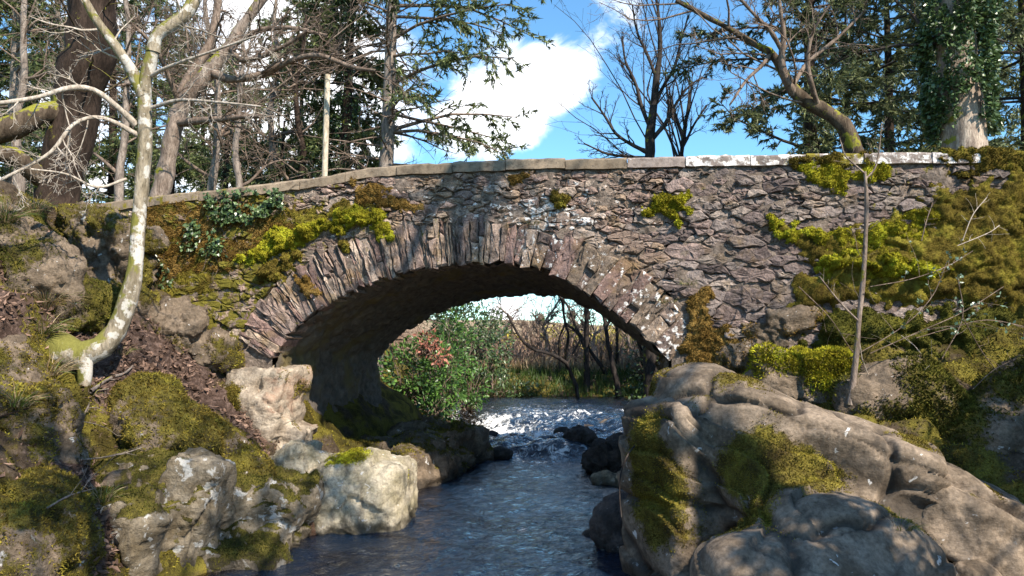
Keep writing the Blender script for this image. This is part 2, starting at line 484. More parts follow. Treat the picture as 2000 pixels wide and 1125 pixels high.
def mat_water():
    m = NT('river_water'); o = m.obj()
    w1 = m.noise(m.scale(o, (1.0, .8, 1)), 5.0, 5, .6, .5); w2 = m.noise(m.scale(o, (1.0, .6, 1)), 17, 4, .6, .6)
    h = m.math('ADD', m.math('MULTIPLY', w1, 1.0), m.math('MULTIPLY', w2, .3))
    bp = m.bump(h, .7, .10)
    g = m.n('ShaderNodeBsdfGlossy'); g.inputs['Roughness'].default_value = .06
    g.inputs['Color'].default_value = (1, 1, 1, 1); m.set(g.inputs['Normal'], bp)
    t = m.n('ShaderNodeBsdfTransparent'); t.inputs[0].default_value = (.42, .27, .11, 1)
    dk = m.n('ShaderNodeBsdfDiffuse'); dk.inputs[0].default_value = (.005, .014, .032, 1)  # blue painted into the deep water to stand in for reflected sky
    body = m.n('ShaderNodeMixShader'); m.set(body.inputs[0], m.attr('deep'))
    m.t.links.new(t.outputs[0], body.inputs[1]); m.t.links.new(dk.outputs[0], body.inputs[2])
    fr = m.n('ShaderNodeFresnel'); fr.inputs[0].default_value = 1.36; m.set(fr.inputs['Normal'], bp)
    mx = m.n('ShaderNodeMixShader'); m.set(mx.inputs[0], fr.outputs[0])
    m.t.links.new(body.outputs[0], mx.inputs[1]); m.t.links.new(g.outputs[0], mx.inputs[2])
    fo = m.math('ADD', m.attr('foam'), m.math('MULTIPLY', m.math('SUBTRACT', m.noise(m.scale(o, (1, .4, 1)), 6, 8, .76, 1.2), .5), 2.2))
    fm = m.step(fo, .46, .80)
    fd = m.n('ShaderNodeBsdfDiffuse'); fd.inputs[0].default_value = (.88, .89, .90, 1)
    fin = m.n('ShaderNodeMixShader'); m.set(fin.inputs[0], fm)
    m.t.links.new(mx.outputs[0], fin.inputs[1]); m.t.links.new(fd.outputs[0], fin.inputs[2])
    out = m.n('ShaderNodeOutputMaterial'); m.t.links.new(fin.outputs[0], out.inputs['Surface'])
    return m.owner
def mat_bark(name, c1, c2, moss=0.0, sc=6.0, mossc=((.10, .10, .012), (.30, .28, .04)), spots=None):
    m = NT(name); o = m.obj()
    v = m.scale(o, (1, 1, .3))
    n1 = m.noise(v, sc, 7, .68); n2 = m.noise(v, sc * 6, 5, .65)
    c = m.mix(m.step(n1, .35, .65), c1, c2)
    c = m.mix(1.0, c, m.ramp(n2, [(.3, (.5, .48, .46)), (.5, (1, 1, 1)), (.72, (1.4, 1.38, 1.35))]), 'MULTIPLY')
    if spots:
        c = m.mix(m.step(m.noise(o, 5.5, 6, .62), .50, .56), c, spots)
        c = m.mix(m.math('MULTIPLY', m.step(m.noise(o, 3.7, 6, .7), .60, .68), .85), c, (.05, .04, .03))
    if moss:
        z = m.sep(m.normal())
        f = m.math('ADD', m.noise(o, 3.4, 6, .66), m.math('MULTIPLY', m.math('SUBTRACT', z[2], m.math('MULTIPLY', z[0], .8)), .12))
        c = m.mix(m.step(f, .64 - .2 * moss, .72 - .2 * moss), c, m.mix(n2, mossc[0], mossc[1]))
    return m.out(c, .92, m.bump(m.math('ADD', n1, m.math('MULTIPLY', n2, .5)), .8, .03), .15)
def mat_leaf(name, dk, lt, trans=.25, rough=.5, spec=.4):
    m = NT(name)
    c = m.ramp(m.attr('rv'), [(0, dk), (.65, tuple((a + b) / 2 for a, b in zip(dk, lt))), (1, lt)])
    return m.out(c, rough, None, spec, trans)
MS, MMOR, MV, MC = mat_stone(), mat_mortar(), mat_vault(), mat_coping()
MG, MW = mat_ground(), mat_water()
R_GREY = mat_rock('grey_lichen_rock', (.13, .10, .06), (.25, .21, .155), .62, ls=4.0, lw=(.50, .485, .45))
R_PALE = mat_rock('pale_pink_rock', (.24, .19, .14), (.43, .36, .28), 0, rust=.3, bk=.6)
R_BOUL = mat_rock('smooth_boulder_rock', (.10, .075, .052), (.27, .21, .155), .03, (.045, .032, .01), (.17, .14, .025), bk=.38)
R_CREAM = mat_rock('cream_boulder_rock', (.22, .19, .12), (.44, .385, .29), .15, bk=.55)
R_WET = mat_rock('wet_river_rock', (.035, .03, .028), (.10, .085, .078), .05)
R_BROWN = mat_rock('mossy_brown_rock', (.10, .075, .052), (.23, .175, .125), .12)
R_RUST = mat_rock('iron_stained_rock', (.22, .10, .05), (.40, .30, .24), .3, rust=1.0)
MOSS_B = mat_moss('bright_moss', (.10, .085, .012), (.30, .275, .024), (.50, .53, .045))
MOSS_O = mat_moss('olive_moss', (.05, .036, .012), (.155, .12, .025), (.32, .285, .045))
MOSS_D = mat_moss('dark_moss', (.028, .03, .008), (.075, .075, .016), (.17, .16, .03))
MOSS_R = mat_moss('russet_moss', (.07, .04, .010), (.20, .125, .035), (.36, .24, .08))
BK_BEECH = mat_bark('beech_bark', (.16, .13, .085), (.33, .28, .21), .8, 5, mossc=((.09, .085, .02), (.25, .235, .06)), spots=(.48, .45, .40))
BK_DARK = mat_bark('dark_bark', (.018, .012, .009), (.05, .034, .026), .10)
BK_MOSS = mat_bark('mossy_bark', (.045, .032, .022), (.11, .082, .058), .6)
BK_OAK = mat_bark('oak_bark', (.14, .105, .085), (.30, .24, .20), .25)
BK_GREY = mat_bark('grey_bark', (.13, .105, .09), (.30, .25, .215), .12)
BK_ALDER = mat_bark('alder_bark', (.02, .017, .016), (.055, .045, .04), .1)
BK_IVY = mat_bark('ivied_trunk_bark', (.20, .15, .12), (.44, .36, .29), .05)
TWIG_P = mat_bark('pale_twig', (.30, .25, .20), (.50, .44, .38))
TWIG_B = mat_bark('brown_twig', (.10, .072, .055), (.23, .175, .14))
TWIG_D = mat_bark('dark_twig', (.03, .024, .022), (.075, .06, .052))
L_NEEDLE = mat_leaf('fir_needles', (.03, .05, .022), (.24, .28, .10), .3)
L_NEEDLE2 = mat_leaf('cedar_needles', (.025, .04, .028), (.26, .29, .12), .3)
L_IVY = mat_leaf('ivy_leaf', (.02, .045, .014), (.14, .21, .075), .15, .35, .6)
L_RHODO = mat_leaf('rhododendron_leaf', (.02, .055, .012), (.13, .26, .05), .2, .35, .5)
L_RED = mat_leaf('dry_red_leaf', (.22, .07, .045), (.5, .22, .16), .2)
L_LITTER = mat_leaf('fallen_leaf', (.03, .018, .012), (.34, .22, .165), .1, .8, .1)
L_GRASS = mat_leaf('sedge_grass', (.04, .075, .012), (.20, .25, .05), .25)
L_STRAW = mat_leaf('dry_straw', (.26, .17, .09), (.58, .46, .29), .3, .8, .1)
L_GORSE = mat_leaf('gorse_flower', (.16, .15, .02), (.65, .52, .04), .2)
L_BRAMBLE = mat_leaf('bramble_leaf', (.05, .10, .05), (.22, .32, .24), .15, .35, .6)

# ------------------------------------------------------------------ the ground: one sheet, channel, banks, far hill
CP = np.array([
    (-3, -6, -.6), (-3, 0, -.7), (-2.6, 4, -.8), (-2.4, 8, -.9), (-2.2, 11, -.9), (-2.4, 14, -.9), (-2.5, 18, -.7), (-3, 22, -.5), (-3.5, 28, -.4), (-1.2, 6, -.7), (-.6, 10, -.6), (-.8, 15, -.6), (-1, 22, -.4),
    (-4.3, 6, -.45), (-4.2, 9, -.45), (-3.4, 13, -.5), (-3.2, 17, -.5),
    (-5.2, 3, -.1), (-5.3, 6, -.1), (-5.2, 8.0, -.1), (-4.8, 10, -.05), (-4.6, 12, .0), (-4.3, 15, .0), (-4.2, 18, .0), (-5.2, 22, .05), (-6.6, 28, .1),
    (-5.7, 6.2, 1.0), (-6.0, 8.3, .95), (-6.9, 7.4, 1.9), (-6.85, 8.65, 1.6), (-7.5, 9.35, 2.65), (-7.8, 8.6, 3.1), (-8.8, 9.7, 4.4), (-7.26, 9.9, 2.75), (-7.0, 10.5, 2.3), (-8.3, 10.8, 3.5), (-9.5, 12.1, 5.0),
    (-5.95, 9.1, 1.2), (-5.8, 10.2, 1.2), (-6.5, 11.1, 1.95), (-7.4, 12.3, 3.0), (-6.2, 13, 1.6), (-6.2, 17, 1.4), (-6.6, 4, 1.6), (-8, 5.5, 2.9), (-9.5, 7.5, 4.4),
    (-11, 12, 5.1), (-12, 9, 5.3), (-11, 5, 4.6), (-9, 2, 3.4), (-14, 15, 5), (-16, 8, 5.8), (-22, 12, 6), (-12, 19, 4.6), (-9.5, 15, 4.6), (-8.5, 18.5, 3.8), (-7.5, 20.5, 1.8), (-9.5, 24, 2.6), (-14, 25, 3.6), (-22, 26, 4.2), (-8, 28, 1.6),
    (.4, 6, -.2), (.6, 9, .1), (.4, 12, .2), (.4, 15, .2), (.4, 19, .1), (.4, 24, .1), (.3, 29, .1),
    (2.9, 10.6, 1.75), (4.35, 10.4, 1.6), (3.5, 8.2, .15), (4.6, 7.2, .2), (5.2, 11.6, 2.7), (6.5, 11.4, 3.9), (8, 10, 4.0), (6.5, 8.3, 2.0), (7.5, 5, 2.0), (5, 4.5, .8), (3, 4.2, .2), (2, 3, .3), (1.6, 12.4, 2.0), (3, 12.4, 2.8),
    (0, 0, 1.1), (3, 0, 1.1), (0, -5, 1.3), (8, -4, 2.2), (-1.2, 1.6, .2), (-8, -5, 3), (-1.5, -3, .6),
    (4, 14, 4.5), (9, 14, 4.6), (4, 17.5, 4.3), (10, 19, 4.3), (2.6, 21, 1.2), (6, 24, 2.4), (1.5, 20, .8), (1.6, 27, .7), (4, 30, 1.3), (14, 10, 5), (14, 26, 3), (20, 15, 5.2),
])
def _tps(r2): return np.where(r2 > 1e-12, r2 * np.log(np.maximum(r2, 1e-12)), 0)
def _fit():
    x = CP[:, :2]; n = len(x)
    K = _tps(((x[:, None] - x[None]) ** 2).sum(-1)) + np.eye(n) * 0.02
    Pm = np.c_[np.ones(n), x]
    A = np.block([[K, Pm], [Pm.T, np.zeros((3, 3))]])
    return np.linalg.solve(A, np.r_[CP[:, 2], 0, 0, 0])
_W = _fit()
def ground_z(x, y):
    x = np.asarray(x, float); y = np.asarray(y, float); sh = x.shape
    q = np.c_[np.clip(x.ravel(), -24, 22), np.clip(y.ravel(), -8, 31)]
    z = np.concatenate([_tps(((c[:, None] - CP[None, :, :2]) ** 2).sum(-1)) @ _W[:len(CP)] + _W[len(CP)] + c @ _W[len(CP) + 1:] for c in np.array_split(q, max(1, len(q) // 20000))])
    xr, yr = x.ravel(), y.ravel()
    far = 1.15 + .015 * np.maximum(yr - 30, 0) + 5.0 * sst(yr, 120, 420) + 3.0 * sst(np.abs(xr + 3), 18, 60) + .6 * fbm(np.c_[xr, yr, 0 * xr], .02, 4)
    w = sst(yr, 28.5, 33)
    z = np.clip(z, -1.1, 7.5)
    return (z * (1 - w) + far * w).reshape(sh)
def axis(lo, hi, dense_lo, dense_hi, nd, grow_n):
    d = np.linspace(dense_lo, dense_hi, nd); h = d[1] - d[0]
    def ext(total):
        k = np.arange(1, grow_n + 1); g = 1.0
        lo_, hi_ = 1.0001, 2.0
        for _ in range(60):
            g = (lo_ + hi_) / 2
            if h * (g ** (grow_n + 1) - g) / (g - 1) > total: hi_ = g
            else: lo_ = g
        return np.cumsum(h * g ** k)
    return np.concatenate([(dense_lo - ext(dense_lo - lo))[::-1], d, dense_hi + ext(hi - dense_hi)])
def make_ground():
    xs = axis(-700, 700, -12.5, 8.0, 230, 42); ys = axis(-60, 1500, 4.0, 13.0, 120, 80)
    X, Y = np.meshgrid(xs, ys); Z = ground_z(X, Y)
    p = np.c_[X.ravel(), Y.ravel(), Z.ravel()]
    nx, ny = len(xs), len(ys)
    i = np.arange(nx * ny).reshape(ny, nx)
    F = np.stack([i[:-1, :-1], i[:-1, 1:], i[1:, 1:], i[1:, :-1]], -1).reshape(-1, 4)
    near = sst(-np.hypot(p[:, 0] + 2, p[:, 1] - 9), -40, -14)
    N = vnormals(p, F)
    above = sst(p[:, 2], -.1, .5)
    d = fbm(p, .7, 3, .5, 1) * .20 + fbm(p, 2.6, 4, .55, 2) * .13
    f1, f2 = vor(p * 1.6 + fbm(p, 1.5, 2)[:, None] * .4)
    d = d + (.22 - .3 * f1) * .6 * above
    pos = p + N * (d * near * (.25 + .75 * above))[:, None]
    lit = np.zeros(len(p))
    for (cx, cy, r) in ((-7.2, 9.9, 1.1), (-6.9, 10.6, .9), (-8.2, 9.3, .9), (-6.4, 8.0, .6), (-5.8, 7.2, .5), (-6.2, 11.0, .6), (-7.9, 8.0, .6)):
        lit = np.maximum(lit, np.exp(-((p[:, 0] - cx) ** 2 + (p[:, 1] - cy) ** 2) / r ** 2))
    moss = .42 + .5 * fbm(p, .9, 3, .5, 5) + .15 * N[:, 2]
    rock = (1 - N[:, 2]) * .7 * near
    bed = 1 - sst(p[:, 2], -.12, .06)
    field = sst(p[:, 1], 30, 40)
    o = mesh_obj('ground', pos, F, MG, smooth=True, attrs=dict(moss=moss, litter=lit, rock=rock, bed=bed, field=field))
    tag(o, 'wooded river banks and valley floor with moss and leaf litter', 'ground', kind='structure')
    return pos, F, moss, lit, N
GV, GF, GMOSS, GLIT, GN = make_ground()

# ------------------------------------------------------------------ the river
def rapid(y):   # step in the bed upstream of the bridge
    return .24 * sst(y, 18.3, 20.4) + .26 * sst(y, 20.8, 24.0) + .012 * np.maximum(y - 24, 0)
def make_river():
    xs = np.linspace(-9.0, 1.2, 150); ys = np.concatenate([np.linspace(1.0, 16, 180), np.linspace(16.06, 26, 165), np.linspace(26.2, 36, 45)])
    xs2 = np.concatenate([xs, np.linspace(1.4, 7.5, 30)])
    X, Y = np.meshgrid(xs2, ys)
    p = np.c_[X.ravel(), Y.ravel(), np.zeros(X.size)]
    turb = .25 + .9 * np.exp(-((p[:, 1] - 19.3) / 1.5) ** 2) + .8 * np.exp(-((p[:, 1] - 22.0) / 2.0) ** 2) + .25 * sst(p[:, 1], 20, 24)
    turb *= .5 + .5 * sst(p[:, 0], -6, -3)
    q = p * np.array([1.0, .75, 1])
    yw = p[:, 1] + 1.3 * fbm(p, .45, 3, .5, 6) + .28 * (p[:, 0] + 2.7)
    z = rapid(yw) * (p[:, 0] < 1.5)
    z = z + turb * (fbm(q, .9, 3, .55, 1) * .13 + np.abs(fbm(q + fbm(q, 1.2, 2)[:, None] * .3, 2.4, 3, .55, 2)) * .10) + .010 * fbm(q, 2.2, 3, .5, 4)
    hump = lambda cx, cy, sx, sy, a: a * np.exp(-((p[:, 0] - cx) / sx) ** 2 - ((p[:, 1] - cy) / sy) ** 2)
    z = z + hump(-3.1, 18.9, .6, .5, .16) + hump(-2.3, 18.8, .5, .4, .14) + hump(-1.7, 19.0, .4, .4, .1)
    slope = np.exp(-((yw - 18.9) / .8) ** 2) * (1 - sst(np.abs(p[:, 0] + 2.7), .9, 1.8))
    foam = .40 * slope + .62 * np.exp(-((yw - 21.4) / 1.3) ** 2) * (1 - sst(np.abs(p[:, 0] + 3.2), 1.2, 2.4)) + .34 * np.exp(-((p[:, 1] - 24.3) / 1.6) ** 2) + .22 * np.exp(-((p[:, 1] - 26.5) / 1.5) ** 2)
    foam = foam - .06 * sst(p[:, 0], -2.6, -1.2) + .10 * sst(p[:, 1], 14, 18.5) * (p[:, 1] < 18.6) - .02 + .25 * np.clip(fbm(q, 1.1, 3, .5, 9), 0, 1) * sst(p[:, 1], 16, 19)
    gz = ground_z(p[:, 0], p[:, 1])
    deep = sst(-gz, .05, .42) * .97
    p[:, 2] = z
    nx, ny = len(xs2), len(ys)
    i = np.arange(nx * ny).reshape(ny, nx)
    F = np.stack([i[:-1, :-1], i[:-1, 1:], i[1:, 1:], i[1:, :-1]], -1).reshape(-1, 4)
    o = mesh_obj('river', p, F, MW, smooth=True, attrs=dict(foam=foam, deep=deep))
    tag(o, 'dark river with blue reflections and white rapids flowing under the bridge', 'river', kind='structure')
make_river()

# ------------------------------------------------------------------ the bridge
YF, YB = 12.0, 17.2
rng = np.random.RandomState(11)
ARCH_PX = [(535, 705), (560, 662), (600, 622), (650, 590), (700, 564), (760, 541), (830, 523), (900, 514), (960, 511), (1020, 516), (1070, 530), (1120, 553), (1170, 586), (1220, 626), (1265, 664), (1305, 706)]
ARCH = resample(np.array([FY(a, b, YF)[[0, 2]] for a, b in ARCH_PX]), 240)
TOP_PX = [(-60, 440), (120, 408), (300, 386), (480, 365), (640, 345), (720, 329), (800, 322), (900, 319), (1090, 312), (1320, 306), (1500, 303), (1930, 298), (2120, 295)]
TOPC = np.array([FY(a, b, YF)[[0, 2]] for a, b in TOP_PX])
def top_z(x): return np.interp(x, TOPC[:, 0], TOPC[:, 1])
COPE_T = .165
bridge = thing('stone_bridge', 'old rubble stone bridge with one round arch over the river', 'bridge', (-2.8, 12, 0))
AT = unit(np.gradient(ARCH, axis=0)); AN = np.c_[-AT[:, 1], AT[:, 0]]     # outward normal of the arch
AS = np.concatenate([[0], np.cumsum(np.linalg.norm(np.diff(ARCH, axis=0), axis=1))])
def arch_at(s):
    p = np.array([np.interp(s, AS, ARCH[:, 0]), np.interp(s, AS, ARCH[:, 1])])
    n = np.array([np.interp(s, AS, AN[:, 0]), np.interp(s, AS, AN[:, 1])])
    return p, n / np.linalg.norm(n)
def ring_len(s): return .76 + .08 * math.sin(s * 1.1) - (.05 if s > AS[-1] * .6 else 0)

def stone_mesh(poly, yf, bulge, back, r, rough=.014, rings=2):
    """irregular stone from a 2D outline (x,z) facing -Y: outline, rounded shoulder, uneven face"""
    poly = np.asarray(poly, float); c = poly.mean(0); n = len(poly)
    a = .5 * np.sum(poly[:, 0] * np.roll(poly[:, 1], -1) - np.roll(poly[:, 0], -1) * poly[:, 1])
    if a < 0: poly = poly[::-1]
    sz = math.sqrt(abs(a))
    tilt = r.normal(size=2) * .15
    def depth(q, b): return yf - b + ((q - c) @ tilt) * .5 + r.normal(size=len(q)) * rough
    ring0 = np.c_[poly[:, 0], np.full(n, yf + back), poly[:, 1]]
    p1 = poly + r.normal(size=(n, 2)) * sz * .02
    ring1 = np.c_[p1[:, 0], depth(p1, 0), p1[:, 1]]
    sh = min(.028, sz * .16)
    v = c - poly; p2 = poly + v / np.linalg.norm(v, axis=1)[:, None] * sh * (.6 + .8 * r.rand(n, 1))
    ring2 = np.c_[p2[:, 0], depth(p2, bulge), p2[:, 1]]
    p3 = c + (p2 - c) * .45 + r.normal(size=(n, 2)) * sz * .03
    ring3 = np.c_[p3[:, 0], depth(p3, bulge * 1.25), p3[:, 1]]
    V = np.concatenate([ring0, ring1, ring2, ring3, [[c[0], yf - bulge * 1.3, c[1]]]])
    i = np.arange(n); j = (i + 1) % n
    Q = np.concatenate([np.c_[k * n + i, k * n + j, (k + 1) * n + j, (k + 1) * n + i] for k in range(3)])
    T = np.c_[3 * n + i, 3 * n + j, np.full(n, 4 * n)]
    return V, [Q, T]
def roughen(poly, r, k, amp):
    """add points along the sides of an outline and shake them"""
    poly = np.asarray(poly, float); out = []
    for i in range(len(poly)):
        a, b = poly[i], poly[(i + 1) % len(poly)]
        L = np.linalg.norm(b - a); m = max(1, int(round(L / k)))
        for j in range(m):
            p = a + (b - a) * (j / m)
            out.append(p + (r.normal(size=2) * amp))
    return np.array(out)

# -- voussoirs: thin slabs on the left, broader blocks to the right
VC = np.array([(.36, .295, .265), (.42, .36, .325), (.31, .255, .235), (.29, .215, .205), (.46, .405, .365), (.38, .32, .27), (.25, .205, .195)]) * np.array([1.04, 1.0, .93])
s = .02
while s < AS[-1] - .05:
    u = s / AS[-1]
    w = rng.choice([.045, .06, .08, .10, .13]) * rng.uniform(.85, 1.2) if u < .55 else rng.uniform(.08, .19)
    if u > .74: w = rng.uniform(.12, .24)
    L = ring_len(s) * rng.uniform(.88, 1.06) * (1 - .25 * float(sst(np.array(u), .88, 1.0)))
    g = .004
    (p0, n0), (p1, n1) = arch_at(s + g), arch_at(min(s + w - g, AS[-1]))
    n0 = n0 + rng.normal(size=2) * .03; n1 = n1 + rng.normal(size=2) * .03
    lo = rng.uniform(-.04, .02)
    seg = [p0 + n0 * (lo + rng.normal() * .012), p1 + n1 * (lo + rng.normal() * .012), p1 + n1 * (L + rng.normal() * .03), p0 + n0 * (L + rng.normal() * .03)]
    if rng.rand() < .35:                      # broken in two
        cut = rng.uniform(.35, .7) * L
        parts = [[seg[0], seg[1], p1 + n1 * (cut - .006), p0 + n0 * (cut + rng.normal() * .02)], [p0 + n0 * (cut + .02), p1 + n1 * (cut + .02), seg[2], seg[3]]]
    else: parts = [seg]
    for pg in parts:
        pg = roughen(pg, rng, .11, .008)
        V, F = stone_mesh(pg, YF - rng.uniform(.012, .065), .018, .5, rng, .013)
        # split slab lines: slight shear across the length
        col = VC[rng.randint(len(VC))] * rng.uniform(.7, 1.2) * (1 - .25 * float(sst(np.array(u), .6, .8)))
        li = .45 * (u > .6) + .15 + rng.uniform(-.2, .3)
        mo = (.35 if u < .45 else .1) * rng.rand()
        mesh_obj('voussoir', V, F, MS, bridge, smooth=False, attrs=dict(col=np.tile(col, (len(V), 1)), lich=np.full(len(V), li), mo=np.full(len(V), mo)))
    s += w

# -- rubble stones: uneven cells laid in rough courses
def clip(poly, n, c):            # keep the side where p.n <= c
    out = []
    d = poly @ n - c
    for i in range(len(poly)):
        j = (i + 1) % len(poly)
        if d[i] <= 0: out.append(poly[i])
        if (d[i] < 0) != (d[j] < 0) and abs(d[i] - d[j]) > 1e-12:
            out.append(poly[i] + (poly[j] - poly[i]) * (d[i] / (d[i] - d[j])))
    return np.array(out).reshape(-1, 2)
XL, XR = -9.6, 5.6
def foot_z(x):                   # where the masonry starts above rock and bank
    return np.interp(x, [-9.6, -8.2, -7.2, -6.3, -5.9, .3, .8, 1.6, 2.6, 3.4, 5.6], [3.6, 2.6, 2.0, 1.95, 2.2, 2.2, 2.0, 2.1, 2.0, 2.2, 2.6])
def size_at(x, z):
    w = .225
    if x > .2: w = .24 + .20 * float(sst(np.array(4.9 - z), 0, 1.2)) * float(sst(np.array(x), .2, 1.0))
    if x < -6.2 and z < 4.2: w = .36
    if x > 3.2: w *= 1.1
    if z > 4.75 and x < .5: w = .19
    return w
AX = 2.25
seeds = []
cell = {}
def ok(x, z, w):
    k0 = (int(x / .5), int(z * AX / .5))
    for a in range(-2, 3):
        for b in range(-2, 3):
            for (sx, sz, sw) in cell.get((k0[0] + a, k0[1] + b), ()):
                if (sx - x) ** 2 + ((sz - z) * AX) ** 2 < (.5 * (w + sw) * .93) ** 2: return False
    return True
def ring_dist(x, z):
    d2 = (ARCH[:, 0] - x) ** 2 + (ARCH[:, 1] - z) ** 2
    k = int(d2.argmin()); v = np.array([x, z]) - ARCH[k]
    return float(v @ AN[k]), k
for _ in range(26000):
    x = rng.uniform(XL, XR); z = rng.uniform(1.8, 5.7)
    if z > top_z(x) - COPE_T - .03 or z < foot_z(x): continue
    w = size_at(x, z) * rng.choice([.5, .7, .9, 1.0, 1.3, 1.8])
    if not ok(x, z, w): continue
    if ARCH[0, 0] - 1.2 < x < ARCH[-1, 0] + 1.2:
        dd, k = ring_dist(x, z)
        if z < ARCH[:, 1].max() + 1.4 and (dd < ring_len(AS[k]) - .02) and (ARCH[0, 0] < x < ARCH[-1, 0] or (z > ARCH[0, 1] - .15 and np.hypot(*(np.array([x, z]) - ARCH[k])) < ring_len(AS[k]) - .05)): continue
    seeds.append((x, z, w)); cell.setdefault((int(x / .5), int(z * AX / .5)), []).append((x, z, w))
S = np.array(seeds); Sx = S[:, :2] * np.array([1, AX])
stones = []
for i in range(len(S)):
    d = Sx - Sx[i]; r2 = (d ** 2).sum(1)
    nb = np.where((r2 < (S[i, 2] * 2.6) ** 2 + .3) & (r2 > 0))[0]
    h = S[i, 2] * 1.0
    poly = np.array([[-h, -h], [h, -h], [h, h], [-h, h]]) + Sx[i]
    for k in nb:
        n = Sx[k] - Sx[i]; L = np.linalg.norm(n)
        off = .5 + .5 * (S[i, 2] ** 2 - S[k, 2] ** 2) / L ** 2 * .5
        poly = clip(poly, n / L, (Sx[i] @ n) / L + L * min(max(off, .3), .7))
        if len(poly) < 3: break
    if len(poly) < 3: continue
    poly = poly / np.array([1, AX])
    x, z = S[i, :2]
    poly = clip(poly, np.array([0, 1.0]), top_z(x) - COPE_T - .012)
    if len(poly) >= 3 and ARCH[0, 0] - 1.2 < x < ARCH[-1, 0] + 1.2 and z > ARCH[0, 1] - .2:
        dd, k = ring_dist(x, z); n = AN[k]
        poly = clip(poly, -n, -(ARCH[k] @ n) - ring_len(AS[k]) + .05)
    if len(poly) < 3: continue
    c = poly.mean(0)
    v = poly - c; L = np.linalg.norm(v, axis=1)[:, None]
    gap = rng.uniform(.002, .009)
    poly = c + v * np.maximum(1 - gap / np.maximum(L, .02), .35)
    a = abs(.5 * np.sum(poly[:, 0] * np.roll(poly[:, 1], -1) - np.roll(poly[:, 0], -1) * poly[:, 1]))
    if a < .0012: continue
    stones.append((a, poly))
stones.sort(key=lambda t: -t[0])
WC1 = np.array([(.34, .275, .235), (.40, .335, .28), (.28, .215, .19), (.45, .38, .325), (.31, .24, .18), (.22, .17, .14), (.36, .275, .235)])
WC2 = np.array([(.22, .19, .18), (.27, .235, .22), (.18, .15, .145), (.31, .27, .24), (.25, .20, .185)])
rest = Bag()
for i, (a, poly) in enumerate(stones):
    c = poly.mean(0)
    g = float(sst(np.array(c[0]), -.6, .9))
    pal = WC2 if rng.rand() < g else WC1
    col = pal[rng.randint(len(pal))] * rng.uniform(.75, 1.25)
    li = .25 + .75 * math.exp(-((c[0] + 1.5) / 1.1) ** 2 - ((c[1] - 4.75) / .3) ** 2) - .35 * g + rng.uniform(-.2, .25)
    mo = .85 * float(sst(np.array(-c[0]), 3.6, 6.5)) + .3 * float(sst(np.array(c[0]), 2.6, 4.2)) + .25 * rng.rand() - .1
    pg = roughen(poly, rng, .075 if a > .02 else .06, .010)
    proud = rng.choice([0, .005, .012, .022, .05]) + rng.uniform(.0, .01) + (.05 * rng.rand() if c[0] < -6 else 0)
    V, F = stone_mesh(pg, YF - .005 - proud, rng.uniform(.008, .022), .14, rng, .008)
    at = dict(col=np.tile(col, (len(V), 1)), lich=np.full(len(V), li), mo=np.full(len(V), mo))
    if i < 300:
        mesh_obj('stone', V, F, MS, bridge, smooth=False, attrs=at)
    else:
        rest.add(V, F, **at)
if rest.n:
    tag(rest.build('small_stones', MS, bridge, smooth=False), kind='stuff')

# -- wall core (mortar), vault, rear wall, deck
def wall_core():
    for yy, sgn in ((YF + .035, 1), (YB, -1)):
        b = Bag(); xs = np.arange(XL - 2, XR + 3, .07 if sgn > 0 else .2); nz = 48 if sgn > 0 else 6
        lowz = []
        for x in xs:
            if ARCH[0, 0] < x < ARCH[-1, 0]: lowz.append(np.interp(x, ARCH[:, 0], ARCH[:, 1]) + (.12 if sgn > 0 else -.12))
            else: lowz.append(-.4)
        lowz = np.array(lowz); hi = top_z(xs) - COPE_T * .5
        t = np.linspace(0, 1, nz)[None]
        Z = lowz[:, None] * (1 - t) + hi[:, None] * t
        X = np.repeat(xs[:, None], nz, 1)
        p = np.c_[X.ravel(), np.full(X.size, yy), Z.ravel()]
        if sgn > 0: p[:, 1] -= .055 * fbm(p, 2.4, 6, .62) + .045
        i = np.arange(len(xs) * nz).reshape(len(xs), nz)
        f = np.stack([i[:-1, :-1], i[1:, :-1], i[1:, 1:], i[:-1, 1:]], -1)
        jump = (np.abs(np.diff(lowz)) < .8)
        f = f[jump].reshape(-1, 4)
        b.add(p, f if sgn > 0 else f[:, ::-1])
        b.build('wall_core' if sgn > 0 else 'rear_wall', MMOR, bridge, smooth=True)
wall_core()
def deck():
    xs = np.arange(XL - 2, XR + 3, .3); tz = top_z(xs)
    prof = [(YF + .12, -.22), (YF + .42, -.22), (YF + .42, -.95), (YB - .42, -.95), (YB - .42, -.1), (YB - .02, -.1)]
    V = np.array([[x, y, z0 + dz] for x, z0 in zip(xs, tz) for y, dz in prof])
    n = len(prof); i = np.arange(len(xs) * n).reshape(len(xs), n)
    mesh_obj('road_deck', V, np.stack([i[:-1, :-1], i[1:, :-1], i[1:, 1:], i[:-1, 1:]], -1).reshape(-1, 4)[:, ::-1], MMOR, bridge, smooth=False)
deck()
